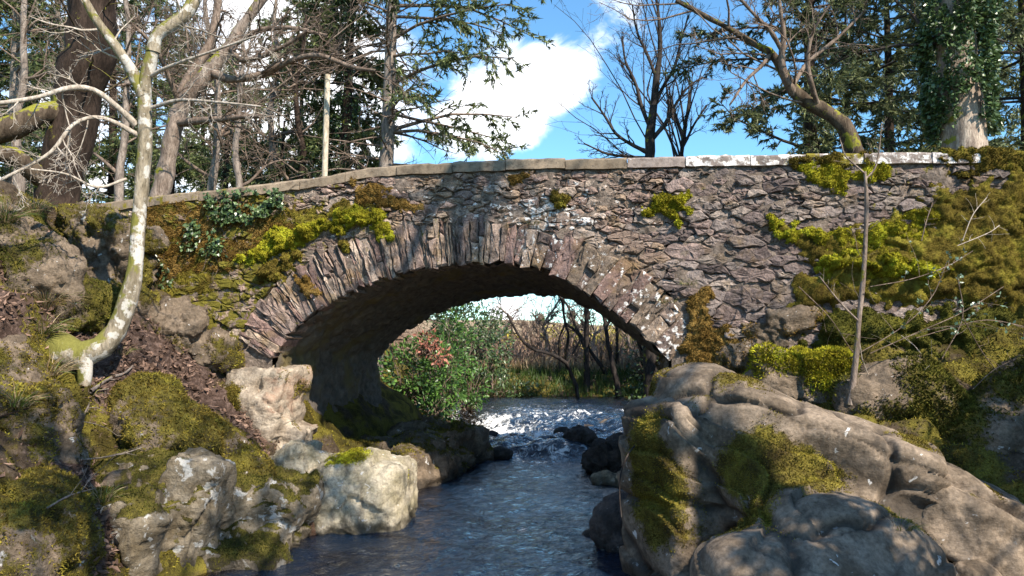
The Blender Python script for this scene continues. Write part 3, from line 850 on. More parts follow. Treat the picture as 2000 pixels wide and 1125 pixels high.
def vault():
    left = np.array([[ARCH[0, 0] + .18, -.5], [ARCH[0, 0] + .10, .6], [ARCH[0, 0] + .03, 1.6]])
    right = np.array([[ARCH[-1, 0] - .03, 1.5], [ARCH[-1, 0] - .1, .5], [ARCH[-1, 0] - .15, -.5]])
    prof = resample(np.concatenate([left, ARCH[::12], ARCH[-1:], right]), 210)
    ys = np.linspace(YF + .03, YB + .03, 90)
    m, n = len(prof), len(ys)
    V = np.zeros((m, n, 3)); V[:, :, 0] = prof[:, 0][:, None]; V[:, :, 2] = prof[:, 1][:, None]; V[:, :, 1] = ys[None]
    T = unit(np.gradient(prof, axis=0)); N = np.c_[T[:, 1], -T[:, 0]]          # into the opening
    V = V.reshape(-1, 3); NN = np.repeat(np.c_[N[:, 0], np.zeros(m), N[:, 1]], n, 0)
    sidx = np.repeat(np.linspace(0, 1, m) * 12, n)
    q = np.c_[sidx * 5.5, V[:, 1] * 2.2, np.zeros(len(V))]
    f1, f2 = vor(q)
    d = .05 * (f2 - f1 > .12) * sst(f2 - f1, .05, .3) + .05 * fbm(V, 1.5, 4) + .05 * pn(np.floor(f1[:, None] * 3 + q))
    V = V + NN * (d - .02)[:, None]
    V[:, 2] -= .20 * sst(V[:, 1], YF + .4, YB) * sst(V[:, 2], 1.8, 3.6)          # the vault dips towards its far end
    i = np.arange(m * n).reshape(m, n)
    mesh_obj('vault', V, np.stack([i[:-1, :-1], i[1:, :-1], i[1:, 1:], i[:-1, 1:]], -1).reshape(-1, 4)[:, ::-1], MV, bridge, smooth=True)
vault()

# -- coping stones along the parapet
x = XL - 1.5
k = 0
while x < XR + 1.6:
    L = rng.uniform(.78, .98)
    x0, x1 = x + .006, x + L - .006
    seg = max(3, int(L / .12)); xs = np.linspace(x0, x1, seg + 1)
    u = float(sst(np.array(x0), -.8, .8))
    col = np.array((.25, .195, .14)) * rng.uniform(.8, 1.15) if x0 < -.85 else np.array((.23, .19, .17)) * rng.uniform(.75, 1.25)
    ov = .075 + rng.uniform(-.012, .012); dz = rng.normal() * .006
    prof = [(YF - ov, -COPE_T), (YF - ov - .004, -.03), (YF - ov + .025, 0.0), (YF + .2, .012), (YF + .40, .0), (YF + .43, -.03), (YF + .43, -COPE_T)]
    V = []
    for xx in xs:
        for (yy, zz) in prof:
            j = rng.normal(size=3) * .005
            V.append((xx + (j[0] if xs[0] < xx < xs[-1] else 0), yy + j[1], top_z(xx) + zz + dz + j[2]))
    V = np.array(V); n = len(prof); i = np.arange(len(V)).reshape(-1, n)
    a, b_ = i[:-1], i[1:]
    Q = np.stack([a, b_, np.roll(b_, -1, 1), np.roll(a, -1, 1)], -1).reshape(-1, 4)
    capc = len(V); V = np.concatenate([V, [V[:n].mean(0)], [V[-n:].mean(0)]])
    e0 = np.c_[i[0], np.roll(i[0], -1), np.full(n, capc)]; e1 = np.c_[np.roll(i[-1], -1), i[-1], np.full(n, capc + 1)]
    lich = .82 * float(sst(np.array(x0), -.1, .5)) * (1 - .5 * float(sst(np.array(x0), 4.2, 5.2))) + (.25 if -.9 < x0 < .2 else 0) - .12
    mo = .9 * math.exp(-((x0 - 2.2) / .55) ** 2) + .9 * float(sst(np.array(x0), 4.0, 4.8)) + .5 * float(sst(np.array(-x0), 6.4, 8)) + .05
    mesh_obj('coping_stone', V, [Q, e0, e1], MC, bridge, smooth=False, attrs=dict(col=np.tile(col, (len(V), 1)), lich=np.full(len(V), lich), mo=np.full(len(V), mo)))
    x += L; k += 1

# ------------------------------------------------------------------ rocks
def cube_sphere(N):
    t = np.tan(np.linspace(-math.pi / 4, math.pi / 4, N + 1))
    A, B = np.meshgrid(t, t, indexing='ij'); o = np.ones_like(A)
    fs = [(o, A, B), (-o, B, A), (B, o, A), (A, -o, B), (A, B, o), (B, A, -o)]
    V, F, n = [], [], 0
    i = np.arange((N + 1) ** 2).reshape(N + 1, N + 1)
    q = np.stack([i[:-1, :-1], i[1:, :-1], i[1:, 1:], i[:-1, 1:]], -1).reshape(-1, 4)
    for f in fs:
        V.append(np.stack(f, -1).reshape(-1, 3)); F.append(q + n); n += (N + 1) ** 2
    V = unit(np.concatenate(V)); F = np.concatenate(F)
    key = np.round(V * 1e5).astype(np.int64)
    _, first, inv = np.unique(key, axis=0, return_index=True, return_inverse=True)
    return V[first], inv.ravel()[F]
_CS = {}
def sphere(N):
    if N not in _CS: _CS[N] = cube_sphere(N)
    return _CS[N]
def rotm(rz=0, rx=0, ry=0):
    return np.array(Matrix.Rotation(math.radians(rz), 3, 'Z') @ Matrix.Rotation(math.radians(ry), 3, 'Y') @ Matrix.Rotation(math.radians(rx), 3, 'X'))
def sdf_lobes(p, lobes, k):
    d = None
    for (kind, c, r, rot) in lobes:
        q = (p - np.array(c)) @ (rotm(*rot))
        r = np.array(r, float)
        if kind == 'e':
            k0 = np.linalg.norm(q / r, axis=1); k1 = np.linalg.norm(q / r ** 2, axis=1)
            dd = k0 * (k0 - 1) / np.maximum(k1, 1e-6)
        else:
            e = .32 * r.min(); w = np.abs(q) - (r - e)
            dd = np.linalg.norm(np.maximum(w, 0), axis=1) + np.minimum(w.max(1), 0) - e
        if d is None: d = dd
        else:
            h = np.clip(.5 + .5 * (d - dd) / k, 0, 1)
            d = d * (1 - h) + dd * h - k * h * (1 - h)
    return d
def make_rock(name, label, lobes, mat, N=56, k=.25, low=.10, mid=.045, fine=.012, crack=0.0, cfreq=1.3, strata=0.0, sdir=(0.3, 0, 1), sfreq=4.0,
              facet=0.0, moss=None, mup=.6, mossmat=None, blade_n=0, blade_l=.035, center=None, seed=1, cat='rock', group=None, msq=0.0, mossreg=()):
    r = np.random.RandomState(seed)
    cs = np.array([l[1] for l in lobes], float)
    C = np.array(center, float) if center is not None else cs.mean(0)
    D, F = sphere(N)
    R = np.full(len(D), max(np.linalg.norm(np.array(l[1]) - C) + max(l[2]) for l in lobes) * 1.15)
    for _ in range(46):
        p = C + D * R[:, None]
        R = np.maximum(R - .75 * sdf_lobes(p, lobes, k), .05)
    V = C + D * R[:, None]
    N0 = vnormals(V, F)
    if (N0 * D).sum() < 0: F = F[:, ::-1]; N0 = -N0
    size = R.mean()
    q = V + seed * 3.1
    d = low * fbm(q, .9 / max(size, .3) ** .5, 3, .5) + mid * fbm(q, 2.6, 4, .55, 2) + fine * fbm(q, 9, 3, .6, 3)
    if facet:
        wv = q + .25 * np.stack([fbm(q, 1.2, 2, .5, s_) for s_ in (4, 5, 6)], 1)
        sc1 = 1.5 / max(size, .35); facet = facet * min(1.0, size / .9)
        f1, f2, kk, vv = vor(wv * sc1, 0, True)
        d = d + facet * (1.1 * (_G[(kk * 7 + 3) % 256] * vv).sum(1) + .35 * (.5 - f1))
        f1, f2, kk, vv = vor(wv * sc1 * 2.7, 3, True)
        d = d + facet * .42 * (_G[(kk * 5 + 1) % 256] * vv).sum(1)
    ck = np.zeros(len(V))
    if crack:
        wv = q + .22 * np.stack([fbm(q, .9, 3, .5, s_) for s_ in (7, 8, 9)], 1)
        f1, f2 = vor(wv * cfreq * np.array([1, 1, 1.5]))
        ck = np.exp(-((f2 - f1) / .06) ** 2)
        d = d - crack * ck + crack * .8 * np.exp(-((f2 - f1) / .5) ** 2) * -.6
    if strata:
        sd = unit(np.array(sdir, float)); ph = (V @ sd) * sfreq + 1.1 * fbm(q, .7, 3, .5, 12)
        fr = ph - np.floor(ph)
        amp = .4 + .6 * np.clip(fbm(q, .8, 2, .5, 13) + .5, 0, 1)
        d = d + strata * amp * (fr ** .6 - .6)
        ck = np.maximum(ck, .7 * amp * np.exp(-(np.minimum(fr, 1 - fr) / .07) ** 2) * (strata > .02))
    V = V + N0 * d[:, None]
    NN = vnormals(V, F)
    m = mup * sst(NN[:, 2], .2, .85) + .55 * fbm(q, 1.2, 3, .5, 21) if moss is None else np.full(len(V), moss) + .5 * fbm(q, 1.2, 3, .5, 21)
    for (c, rad, val) in mossreg:
        w = np.exp(-(((V - np.array(c)) / rad) ** 2).sum(1))
        m = m + val * w
    base = np.array([C[0], C[1], V[:, 2].min()])
    o = mesh_obj(name, V, F, mat, smooth=True, loc=base, attrs=dict(moss=m, crack=ck))
    tag(o, label, cat, group)
    if blade_n:
        BV, BF, rv = blades(V, F, blade_n, blade_l, blade_l * .28, r, w=np.clip((m - .32) * 2.2, 0, 1) * (V[:, 2] > 0))
        if len(BV):
            b = mesh_obj('moss', BV, BF, mossmat or MOSS_O, o, smooth=True, attrs=dict(rv=rv))
            tag(b, kind='stuff')
    return V, F
def surf(V, px, py):               # nearest point of a rock to a sight line (for placing moss and plants on it)
    r = ray(px, py); r = r / np.linalg.norm(r); w = V - CAMP
    t = w @ r; off = np.linalg.norm(w - t[:, None] * r, axis=1)
    i = np.argmin(off + .02 * t * 1.0 + (off > .08) * 5)
    return V[i]

# the great smooth boulder on the right bank
def E(px, py, d, rx, ry, rz, rot=(0, 0, 0), kind='e'):
    return (kind, tuple(P(px, py, d)), (rx, ry, rz), rot)
BL = [E(1390, 800, 9.6, .78, 1.0, .62, (15, 0, 14)),          # head, nearest the arch
      E(1340, 1010, 9.0, .62, .62, 1.35, (36, 0, 0), 'b'),       # dark buttress over the water
      E(1600, 905, 8.9, 1.15, .95, .62, (-10, 0, 20), 'b'),    # tilted slab
      E(1475, 930, 8.6, .55, .75, .75, (0, 0, 10)),
      E(1715, 930, 8.6, .85, .75, .42, (-10, 0, 22)),
      E(1640, 1080, 7.6, 1.05, .75, .62, (0, -8, 12)),         # lower bulge
      E(1500, 1140, 7.0, .70, .6, .5, (0, 0, 5)),
      E(1650, 1170, 6.9, .65, .5, .42, (0, 0, 8)),
      E(1480, 1300, 8.3, 1.3, 1.4, .9)]
BV_, BF_ = make_rock('giant_boulder', 'giant smooth grey boulder with mossy sides between the river and the bank', BL, R_BOUL, N=112, k=.22, low=.07, mid=.016, fine=.004,
    crack=.075, cfreq=.6, facet=.0, strata=.12, sdir=(.42, -.15, 1), sfreq=2.7, mup=.05, seed=5, center=tuple(P(1540, 1010, 8.6)), mossmat=MOSS_O, blade_n=40000, blade_l=.022, cat='boulder',
    mossreg=[(P(1520, 920, 8.05), np.array([.75, .45, .24]), 1.1), (P(1330, 860, 9.0), np.array([.45, .5, .35]), 1.0), (P(1270, 900, 8.8), np.array([.3, .6, .5]), .9), (P(1300, 1000, 8.5), np.array([.45, .6, .5]), .8), (P(1480, 900, 8.2), np.array([.4, .4, .3]), .6),
             (P(1430, 760, 9.0), np.array([.25, .3, .35]), .75), (P(1800, 900, 8.2), np.array([.3, .4, .35]), .9), (P(1440, 1040, 7.6), np.array([.4, .4, .2]), .9),
             (P(1760, 1040, 7.4), np.array([.25, .3, .5]), .9), (P(1720, 810, 9.4), np.array([.7, .4, .12]), .9), (P(1290, 770, 9.6), np.array([.3, .4, .3]), .9), (P(1600, 990, 7.7), np.array([.6, .3, .07]), .8)])

make_rock('tail_slab', 'pale sloping slab at the low end of the giant boulder', [E(1880, 965, 8.5, .55, .42, .20, (-12, 0, 24), 'b'), E(1830, 1000, 8.4, .5, .45, .3, (-10, 0, 22)), E(1900, 1010, 8.5, .5, .4, .2, (0, 0, 20))],
          R_BOUL, N=39, k=.12, low=.05, mid=.02, fine=.005, facet=.0, strata=.035, sdir=(.42, .1, 1), sfreq=3.5, mup=.05, seed=6, blade_n=2500, blade_l=.02, mossreg=[(P(1800, 960, 8.0), np.array([.3, .3, .2]), .7)])
# rocks by the left pier
make_rock('cream_boulder', 'rounded cream boulder with a mossy cap standing in the river', [
    E(690, 985, 11.5, .80, .60, .82, (8, 0, 0)), E(735, 1010, 11.6, .52, .55, .85, (0, 0, 0), 'b'), E(640, 1030, 11.3, .42, .5, .65), E(690, 1100, 11.5, .85, .7, .6)],
    R_CREAM, N=51, k=.2, low=.06, mid=.05, fine=.01, facet=.06, crack=.0, cfreq=1.0, strata=.03, sdir=(1, .2, .15), sfreq=1.6, mup=0.0, seed=8, blade_n=9000, blade_l=.025, mossmat=MOSS_B, cat='boulder',
    mossreg=[(P(660, 890, 11.2), np.array([.45, .5, .16]), 1.3), (P(620, 950, 11.0), np.array([.2, .3, .25]), .5)])
make_rock('pale_rock', 'pale pink bedrock carrying the left foot of the arch', [
    E(505, 815, 12.6, .55, .6, .45, (0, 0, 0), 'b'), E(545, 865, 12.7, .48, .55, .35, (10, 0, 10), 'b'), E(470, 790, 12.5, .45, .4, .42), E(520, 920, 12.5, .7, .6, .4, (0, 0, 0), 'b'), E(520, 740, 12.7, .55, .45, .2, (0, 0, 4), 'b')],
    R_PALE, N=37, k=.08, low=.06, mid=.025, fine=.008, facet=.10, strata=.04, sfreq=3, mup=.1, seed=12, blade_n=4000, mossmat=MOSS_O, mossreg=[(P(440, 790, 12.0), np.array([.28, .4, .35]), 1.1)])
make_rock('cream_ledge_rock', 'low cream rock with rust streaks below the arch foot', [
    E(565, 925, 11.8, .42, .40, .35, (0, 0, -20), 'b'), E(600, 920, 11.9, .30, .35, .36, (20, 0, 25), 'b'), E(580, 990, 11.7, .5, .45, .4)],
    R_CREAM, N=31, k=.12, low=.05, mid=.05, fine=.012, facet=.12, mup=0.1, seed=14)
make_rock('rusty_rock', 'low rusty orange rock at the water beside the cream boulder', [
    E(545, 1045, 10.9, .42, .35, .16, (10, 0, 12)), E(600, 1040, 11.0, .25, .3, .18), E(520, 1075, 10.5, .45, .35, .14)],
    R_RUST, N=40, k=.12, low=.05, mid=.05, fine=.012, facet=.1, mup=-.3, seed=15)
make_rock('lichen_outcrop', 'big grey outcrop with white lichen patches dropping into the river', [
    E(470, 1010, 10.4, .85, .7, .62, (12, 0, 18), 'b'), E(330, 1020, 9.6, .75, .7, .72, (0, 0, 8), 'b'), E(560, 1000, 11.0, .45, .5, .4), E(400, 1120, 9.7, 1.3, .7, .6), E(235, 1060, 8.8, .62, .6, .62, (0, 0, 8), 'b'), E(300, 950, 9.5, .6, .6, .4)],
    R_GREY, N=74, k=.18, low=.10, mid=.06, fine=.012, facet=.10, crack=.0, strata=.06, sdir=(1, .3, .35), sfreq=2.0, mup=.95, seed=17, blade_n=18000, blade_l=.03, mossmat=MOSS_D, cat='outcrop')
make_rock('upright_slab', 'upright grey slab split by a crack above the lichen outcrop', [
    E(350, 985, 9.2, .20, .3, .62, (10, 0, 14), 'b'), E(395, 985, 9.35, .22, .3, .55, (0, 0, 12), 'b'), E(360, 1100, 9.3, .4, .4, .5)],
    R_GREY, N=31, k=.06, low=.04, mid=.035, fine=.01, facet=.08, strata=.03, sdir=(1, 0, .2), sfreq=3, mup=.2, seed=19)
make_rock('mossy_mound_rock', 'rounded rock thickly covered in yellow green moss above the outcrop', [
    E(330, 850, 10.2, .80, .6, .42, (0, 0, 22)), E(300, 800, 10.3, .5, .5, .42, (0, 0, 15)), E(430, 890, 10.7, .75, .5, .35, (0, 0, 24)), E(380, 960, 10.4, 1.1, .7, .5)],
    R_BROWN, N=51, k=.2, low=.10, mid=.07, fine=.015, facet=.08, moss=.58, seed=21, blade_n=30000, blade_l=.04, mossmat=MOSS_O)
make_rock('mossy_side_rock', 'mossy rock hump beside the dark gully under the beech', [
    E(60, 1040, 7.6, .75, .6, .55, (0, 0, 12)), E(-30, 1090, 7.2, .8, .7, .6), E(130, 1130, 7.9, .5, .5, .4)],
    R_BROWN, N=41, k=.25, low=.12, mid=.07, fine=.015, facet=.12, moss=.58, seed=22, blade_n=22000, blade_l=.035, mossmat=MOSS_O)
make_rock('earthy_rock', 'bare brown rock in the shade between mossy humps', [
    E(225, 1000, 8.9, .34, .4, .42, (0, 0, 10)), E(200, 1080, 8.8, .4, .4, .4)], R_BROWN, N=40, k=.2, low=.08, mid=.05, facet=.1, mup=.25, seed=23)
make_rock('mossy_slope_rock', 'mossy rock step at the foot of the leaning beech', [
    E(40, 820, 8.9, .65, .6, .55, (0, 0, 8)), E(10, 730, 9.3, .5, .6, .5), E(80, 900, 8.8, .5, .5, .35)],
    R_BROWN, N=41, k=.25, low=.12, mid=.07, fine=.015, facet=.14, moss=.5, seed=24, blade_n=22000, blade_l=.035, mossmat=MOSS_O)
make_rock('mossy_bank_rock', 'craggy mossy rock high on the bank beside the dark trunk', [
    E(60, 540, 10.6, .9, .6, .6, (0, 0, 20)), E(150, 600, 10.8, .5, .5, .4), E(-20, 470, 10.8, .7, .6, .6)],
    R_BROWN, N=41, k=.2, low=.14, mid=.09, fine=.015, facet=.14, moss=.55, seed=25, blade_n=20000, blade_l=.035, mossmat=MOSS_D)
make_rock('crag_rock', 'brown crag with moss behind the beech trunk', [
    E(205, 520, 12.4, .65, .5, .8, (0, 0, 10), 'b'), E(230, 600, 12.2, .5, .5, .5), E(150, 470, 12.6, .6, .5, .5)],
    R_BROWN, N=39, k=.15, low=.12, mid=.09, fine=.015, facet=.18, moss=.42, seed=26, blade_n=12000, blade_l=.035, mossmat=MOSS_O)
make_rock('wall_foot_rock', 'rough brown rock at the mossy wall foot left of the arch', [
    E(340, 640, 12.5, .5, .35, .45, (0, 0, 10)), E(400, 690, 12.6, .6, .35, .4, (0, 0, 15)), E(330, 690, 12.3, .35, .35, .35)],
    R_BROWN, N=37, k=.12, low=.1, mid=.09, fine=.02, facet=.2, moss=.36, seed=27, blade_n=6000, mossmat=MOSS_O)
# ledge of rock inside the arch
make_rock('vault_ledge_rock', 'long dark ledge of rock along the water inside the arch', [
    ('b', (-5.15, 14.3, .05), (.85, 1.4, .68), (6, 0, 6)), ('e', (-4.4, 15.4, .1), (.7, 1.4, .72), (0, 0, 0)), ('b', (-4.5, 16.8, .1), (.78, 1.1, .85), (-8, 0, 4)), ('e', (-4.2, 17.7, .05), (.6, .8, .75), (0, 0, 0))],
    R_BROWN, N=51, k=.3, low=.14, mid=.07, fine=.015, facet=.12, mup=.55, seed=29, blade_n=8000, blade_l=.04, mossmat=MOSS_O)
# rocks and moss at the right foot of the arch
make_rock('arch_foot_rock', 'stepped stone under the right foot of the arch', [
    E(1345, 690, 12.3, .42, .4, .38, (0, 0, 0), 'b'), E(1380, 740, 12.0, .6, .4, .4, (0, 0, 10))], R_BROWN, N=31, k=.1, low=.07, mid=.06, fine=.015, facet=.15, moss=.40, seed=31, blade_n=8000, mossmat=MOSS_R)
make_rock('mossy_block', 'squarish rock block with moss under the right spandrel', [
    E(1485, 655, 11.7, .32, .3, .20, (0, 0, 0), 'b'), E(1540, 625, 11.6, .35, .3, .17, (0, 0, -4), 'b'), E(1440, 700, 11.7, .4, .35, .3)], R_BROWN, N=31, k=.08, low=.05, mid=.06, fine=.015, facet=.14, moss=.33, seed=32, blade_n=7000, mossmat=MOSS_R)
make_rock('moss_draped_rock', 'moss draped rock behind the giant boulder by the thin sapling', [
    E(1560, 735, 10.9, .62, .45, .34, (0, 0, 6), 'b'), E(1620, 745, 10.7, .45, .4, .36), E(1500, 760, 10.9, .4, .4, .3)], R_BROWN, N=41, k=.15, low=.08, mid=.06, fine=.015, moss=.35, seed=33, blade_n=22000, blade_l=.045, mossmat=MOSS_B,
    mossreg=[(P(1590, 715, 10.4), np.array([.5, .5, .2]), .7)])
make_rock('dark_mossy_rock', 'dark rock hung with green moss under the brambles', [
    E(1760, 780, 10.3, .75, .55, .5, (0, 0, 8)), E(1690, 800, 10.1, .45, .4, .4), E(1840, 830, 10.0, .6, .5, .4)], R_BROWN, N=41, k=.2, low=.12, mid=.07, fine=.015, moss=.68, seed=34, blade_n=26000, blade_l=.05, mossmat=MOSS_D)
make_rock('shaded_mossy_rock', 'shaded mossy rock at the back of the pool beside the boulder tail', [
    E(1960, 880, 9.6, .8, .6, .5, (0, 0, 8)), E(2050, 800, 9.8, .9, .7, .6), E(1900, 900, 9.6, .4, .4, .3)], R_BROWN, N=39, k=.2, low=.14, mid=.07, fine=.015, moss=.6, seed=35, blade_n=18000, blade_l=.05, mossmat=MOSS_D)
make_rock('pool_stone', 'round brown stone in the shaded pool behind the giant boulder', [E(1900, 1130, 7.6, .24, .22, .2), E(1905, 1150, 7.6, .28, .25, .18)], R_BOUL, N=30, k=.1, low=.03, mid=.015, mup=-.2, seed=36, cat='stone')
make_rock('pool_slab', 'shaded slab leaning into the pool beside the giant boulder', [E(1880, 1030, 8.0, .55, .4, .34, (0, 0, 25), 'b'), E(1960, 1060, 8.1, .4, .4, .25)], R_BOUL, N=44, k=.15, low=.07, mid=.02, fine=.005, facet=.03, mup=.1, seed=37)

# stones in the river
RV = [(1133, 858, 19.3, .42, .36, .34, 'biggest domed dark boulder in the rapids'), (1080, 866, 19.2, .21, .2, .17, 'small dark rock left against the big rapids boulder'),
      (1098, 846, 20.5, .22, .2, .16, 'low dark rock just upstream of the big rapids boulder'), (1193, 832, 21.8, .38, .3, .22, 'long reddish rock in the upper rapids'),
      (1225, 842, 21.0, .28, .25, .17, 'brown stone at the right of the upper rapids'), (1118, 822, 24.5, .17, .15, .15, 'small pale stone alone in the upper stream'),
      (1205, 862, 19.2, .32, .3, .17, 'flat wet rock right of the big rapids boulder'), (1175, 868, 18.7, .22, .2, .13, 'little wet rock awash beside the big rapids boulder'),
      (978, 880, 18.0, .23, .22, .1, 'rock awash in the white water'), (1185, 905, 16.2, .46, .4, .42, 'jagged black rock under the arch'),
      (1215, 890, 16.5, .4, .4, .34, 'black rock tucked against the jagged black rock'), (1160, 900, 16.7, .22, .25, .3, 'pointed black rock beside the jagged rock'),
      (1190, 936, 14.8, .35, .22, .07, 'flat pale stone at the water under the arch'), (1215, 938, 14.6, .16, .14, .11, 'small round cream stone under the arch'),
      (1155, 1048, 10.9, .13, .11, .09, 'small black stone off the giant boulder'), (1210, 1030, 10.3, .33, .4, .42, 'rounded black rock against the foot of the giant boulder'),
      (1185, 1046, 10.8, .09, .08, .06, 'tiny black stone between two dark rocks'), (1245, 820, 23.0, .3, .3, .2, 'grey rock by the far bank of the rapids'), (1170, 828, 22.6, .2, .2, .14, 'russet stone upstream of the rapids'), (1050, 835, 22.5, .25, .2, .08, 'flat stone breaking the upper stream'), (1020, 862, 20.2, .2, .2, .16, 'dark rock splitting the white water'), (1150, 842, 21.5, .26, .24, .2, 'dark rock behind the biggest rapids boulder'), (960, 850, 20.8, .22, .2, .15, 'dark rock near the rhododendron side of the rapids'), (1085, 815, 26.0, .24, .2, .16, 'dark stone high up the stream')]
for i, (px, py, d, rx, ry, rz, lab) in enumerate(RV):
    c = P(px, py, d); rr = np.random.RandomState(100 + i)
    lob = [('e', tuple(c), (rx, ry, rz), (rr.uniform(-30, 30), rr.uniform(-8, 8), rr.uniform(-10, 10))), ('e', (c[0] + rx * .2, c[1], c[2] - rz * .8), (rx * 1.05, ry * 1.1, max(rz * .9, .14)), (0, 0, 0))]
    jag = i in (9, 10, 11)
    mt = R_CREAM if i in (5, 12, 13) else (R_BROWN if i in (3, 4, 18) else R_WET)
    make_rock('river_stone' if max(rx, ry) < .3 else 'river_boulder', lab, lob, mt, N=28, k=.1, low=.05 * rx * 4, mid=.05 * rx * 3, fine=.008, facet=(.28 if jag else .10) * rx * 2, mup=-.4, seed=50 + i, cat='stone', group='rocks standing in the river')

# ------------------------------------------------------------------ trees
def base_of(pt): return np.array([pt[0], pt[1], pt[2]])
def bare_tree(name, label, limbs, bark, twigmat, seed, levels, cat='tree', group=None, n=16, ground=True, trunk_n=1, minr=.004, merge=False):
    """limbs: hand-laid (points, radii); levels: list of dicts for grow(); first limbs are the trunk"""
    r = np.random.RandomState(seed)
    ls = [limb(l, n) for l in limbs]
    b = ls[0][0][0].copy()
    if ground: b[2] = min(b[2], float(ground_z(b[0], b[1])))
    t = thing(name, label, cat, b, group)
    tb, bb = Bag(), Bag()
    if merge: bb = tb
    for i, (p, rad) in enumerate(ls):
        p = p.copy()
        if i == 0 and ground and p[0, 2] > b[2]: p[0] = b + np.array([0, 0, -.2])
        wig = .35 * rad[:, None] * np.stack([fbm(p + seed, 1.1, 2, .5, q) for q in (1, 2, 3)], 1)
        p = p + wig
        rad = rad * (1 + .22 * fbm(p, 2.2, 2, .5, seed) + .10 * fbm(p, 6.0, 2, .5, seed + 1))
        tubes(tb if i < trunk_n else bb, p[None], rad[None], 12 if rad.max() > .09 else 8)
        ls[i] = (p, rad)
    Pp = np.stack([l[0] for l in ls]); R = np.stack([l[1] for l in ls])
    tips = []
    cur = [(Pp, R)]
    for k, lv in enumerate(levels):
        lv = dict(lv); src = lv.pop('src', -1); who = lv.pop('who', None)
        pp, rr = cur[src]
        if who is not None: pp, rr = pp[who], rr[who]
        c = grow(pp, rr, r, minr=minr, **lv)
        cur.append(c)
        if k == 1 and c[0].shape[1] == 6 and 'beech' not in name: tubes(bb, c[0][:, [0, 2, 4, 5]], c[1][:, [0, 2, 4, 5]], 3)
        elif k >= 2: q_ = [0, c[0].shape[1] // 2, c[0].shape[1] - 1]; tubes(bb, c[0][:, q_], c[1][:, q_], 3)
        else: tubes(bb, c[0], c[1], 4 if c[1].max() > .02 else 3)
    tb.build('trunk', bark, t)
    if bb.n and not merge: bb.build('branches', twigmat, t)
    return t, cur, r
def conifer(name, label, px, py, d, rpx, height, seed, bark=BK_GREY, needle=None, cat='conifer', z0=2.0, nbr=60, blen=3.5, per=14, twigs=12, dead=0, az=None, droop=.25, nl=.20, nw=.035, lean=0.0, up=.05, shape=1.0, group=None, ivy=0, twl=.75):
    r = np.random.RandomState(seed); nl, nw, per = nl * .90, nw * .78, int(per * 1.75)
    p0 = P(px, py, d); gz = float(ground_z(p0[0], p0[1])); p0[2] = gz - .1
    t = thing(name, label, cat, (p0[0], p0[1], gz), group)
    zz = np.linspace(0, 1, 16)
    tr = np.c_[p0[0] + lean * zz * height + .12 * np.sin(zz * 5 + seed), p0[1] + .1 * np.cos(zz * 4 + seed), p0[2] + zz * height]
    rad = rpx * d / FPX * (1 - .88 * zz ** 1.2) + .02
    tb, bb, nb = Bag(), Bag(), Bag()
    tubes(tb, tr[None], rad[None], 12)
    def whorl(n, zlo, zhi, lenf, az, droop, dead):
        h = zlo + (zhi - zlo) * np.sort(r.rand(n)); u = h / height
        base = np.stack([np.interp(u, zz, tr[:, k]) for k in range(3)], 1)
        a = r.uniform(0, 2 * math.pi, n) if az is None else np.radians(r.uniform(az[0], az[1], n))
        dirs = np.c_[np.cos(a), np.sin(a), np.full(n, up) + .12 * r.normal(size=n)]
        L = lenf * np.clip(1.15 - .75 * u * shape, .15, 1.2) * r.uniform(.6, 1.15, n)
        m = 9; pp = np.zeros((n, m, 3)); pp[:, 0] = base
        dd = unit(dirs)
        for j in range(1, m):
            dd = unit(dd + r.normal(size=(n, 3)) * .09 + np.array([0, 0, -droop * (.35 if j < 5 else .2)]) * .5)
            pp[:, j] = pp[:, j - 1] + dd * (L / (m - 1))[:, None]
        rr = np.maximum((.012 + .012 * L)[:, None] * np.linspace(1, .22, m)[None], .005)
        tubes(bb, pp[:, ::2], rr[:, ::2], 4)
        return pp, rr
    if dead:
        pp, rr = whorl(dead, .6, height * .75, blen * .6, None, droop * .6, True)
        c = grow(pp, rr, r, 5, .35, 50, npts=5, wob=.22, up=-.05, minr=.005); tubes(bb, *c, 3)
        c2 = grow(c[0], c[1], r, 3, .5, 45, npts=4, wob=.2, minr=.004); tubes(bb, c2[0][:, ::3], c2[1][:, ::3], 3)
    pp, rr = whorl(nbr, z0, height * .99, blen, az, droop, False)
    c = grow(pp, rr, r, twigs, .3, 52, npts=5, wob=.12, up=-.02, flat=.75, tmin=.25, minr=.004, droop=droop * .5, absl=twl)
    tubes(bb, c[0][:, ::2], c[1][:, ::2], 3)
    c2 = grow(c[0], c[1], r, 3, .55, 45, npts=4, wob=.12, up=-.03, flat=.5, tmin=.2, minr=.003, droop=droop * .6)
    needles(nb, c[0], r, per, nl, nw, .7, .12)
    needles(nb, c2[0], r, max(4, per * 2 // 3), nl, nw, .7, .15)
    tb.build('trunk', bark, t); bb.build('branches', TWIG_B if bark is not BK_DARK else TWIG_D, t); nb.build('crown', needle or L_NEEDLE, t)
    if ivy: ivy_on(t, tr, rad, ivy, r, .5, height * .9)
    return t, tr, rad
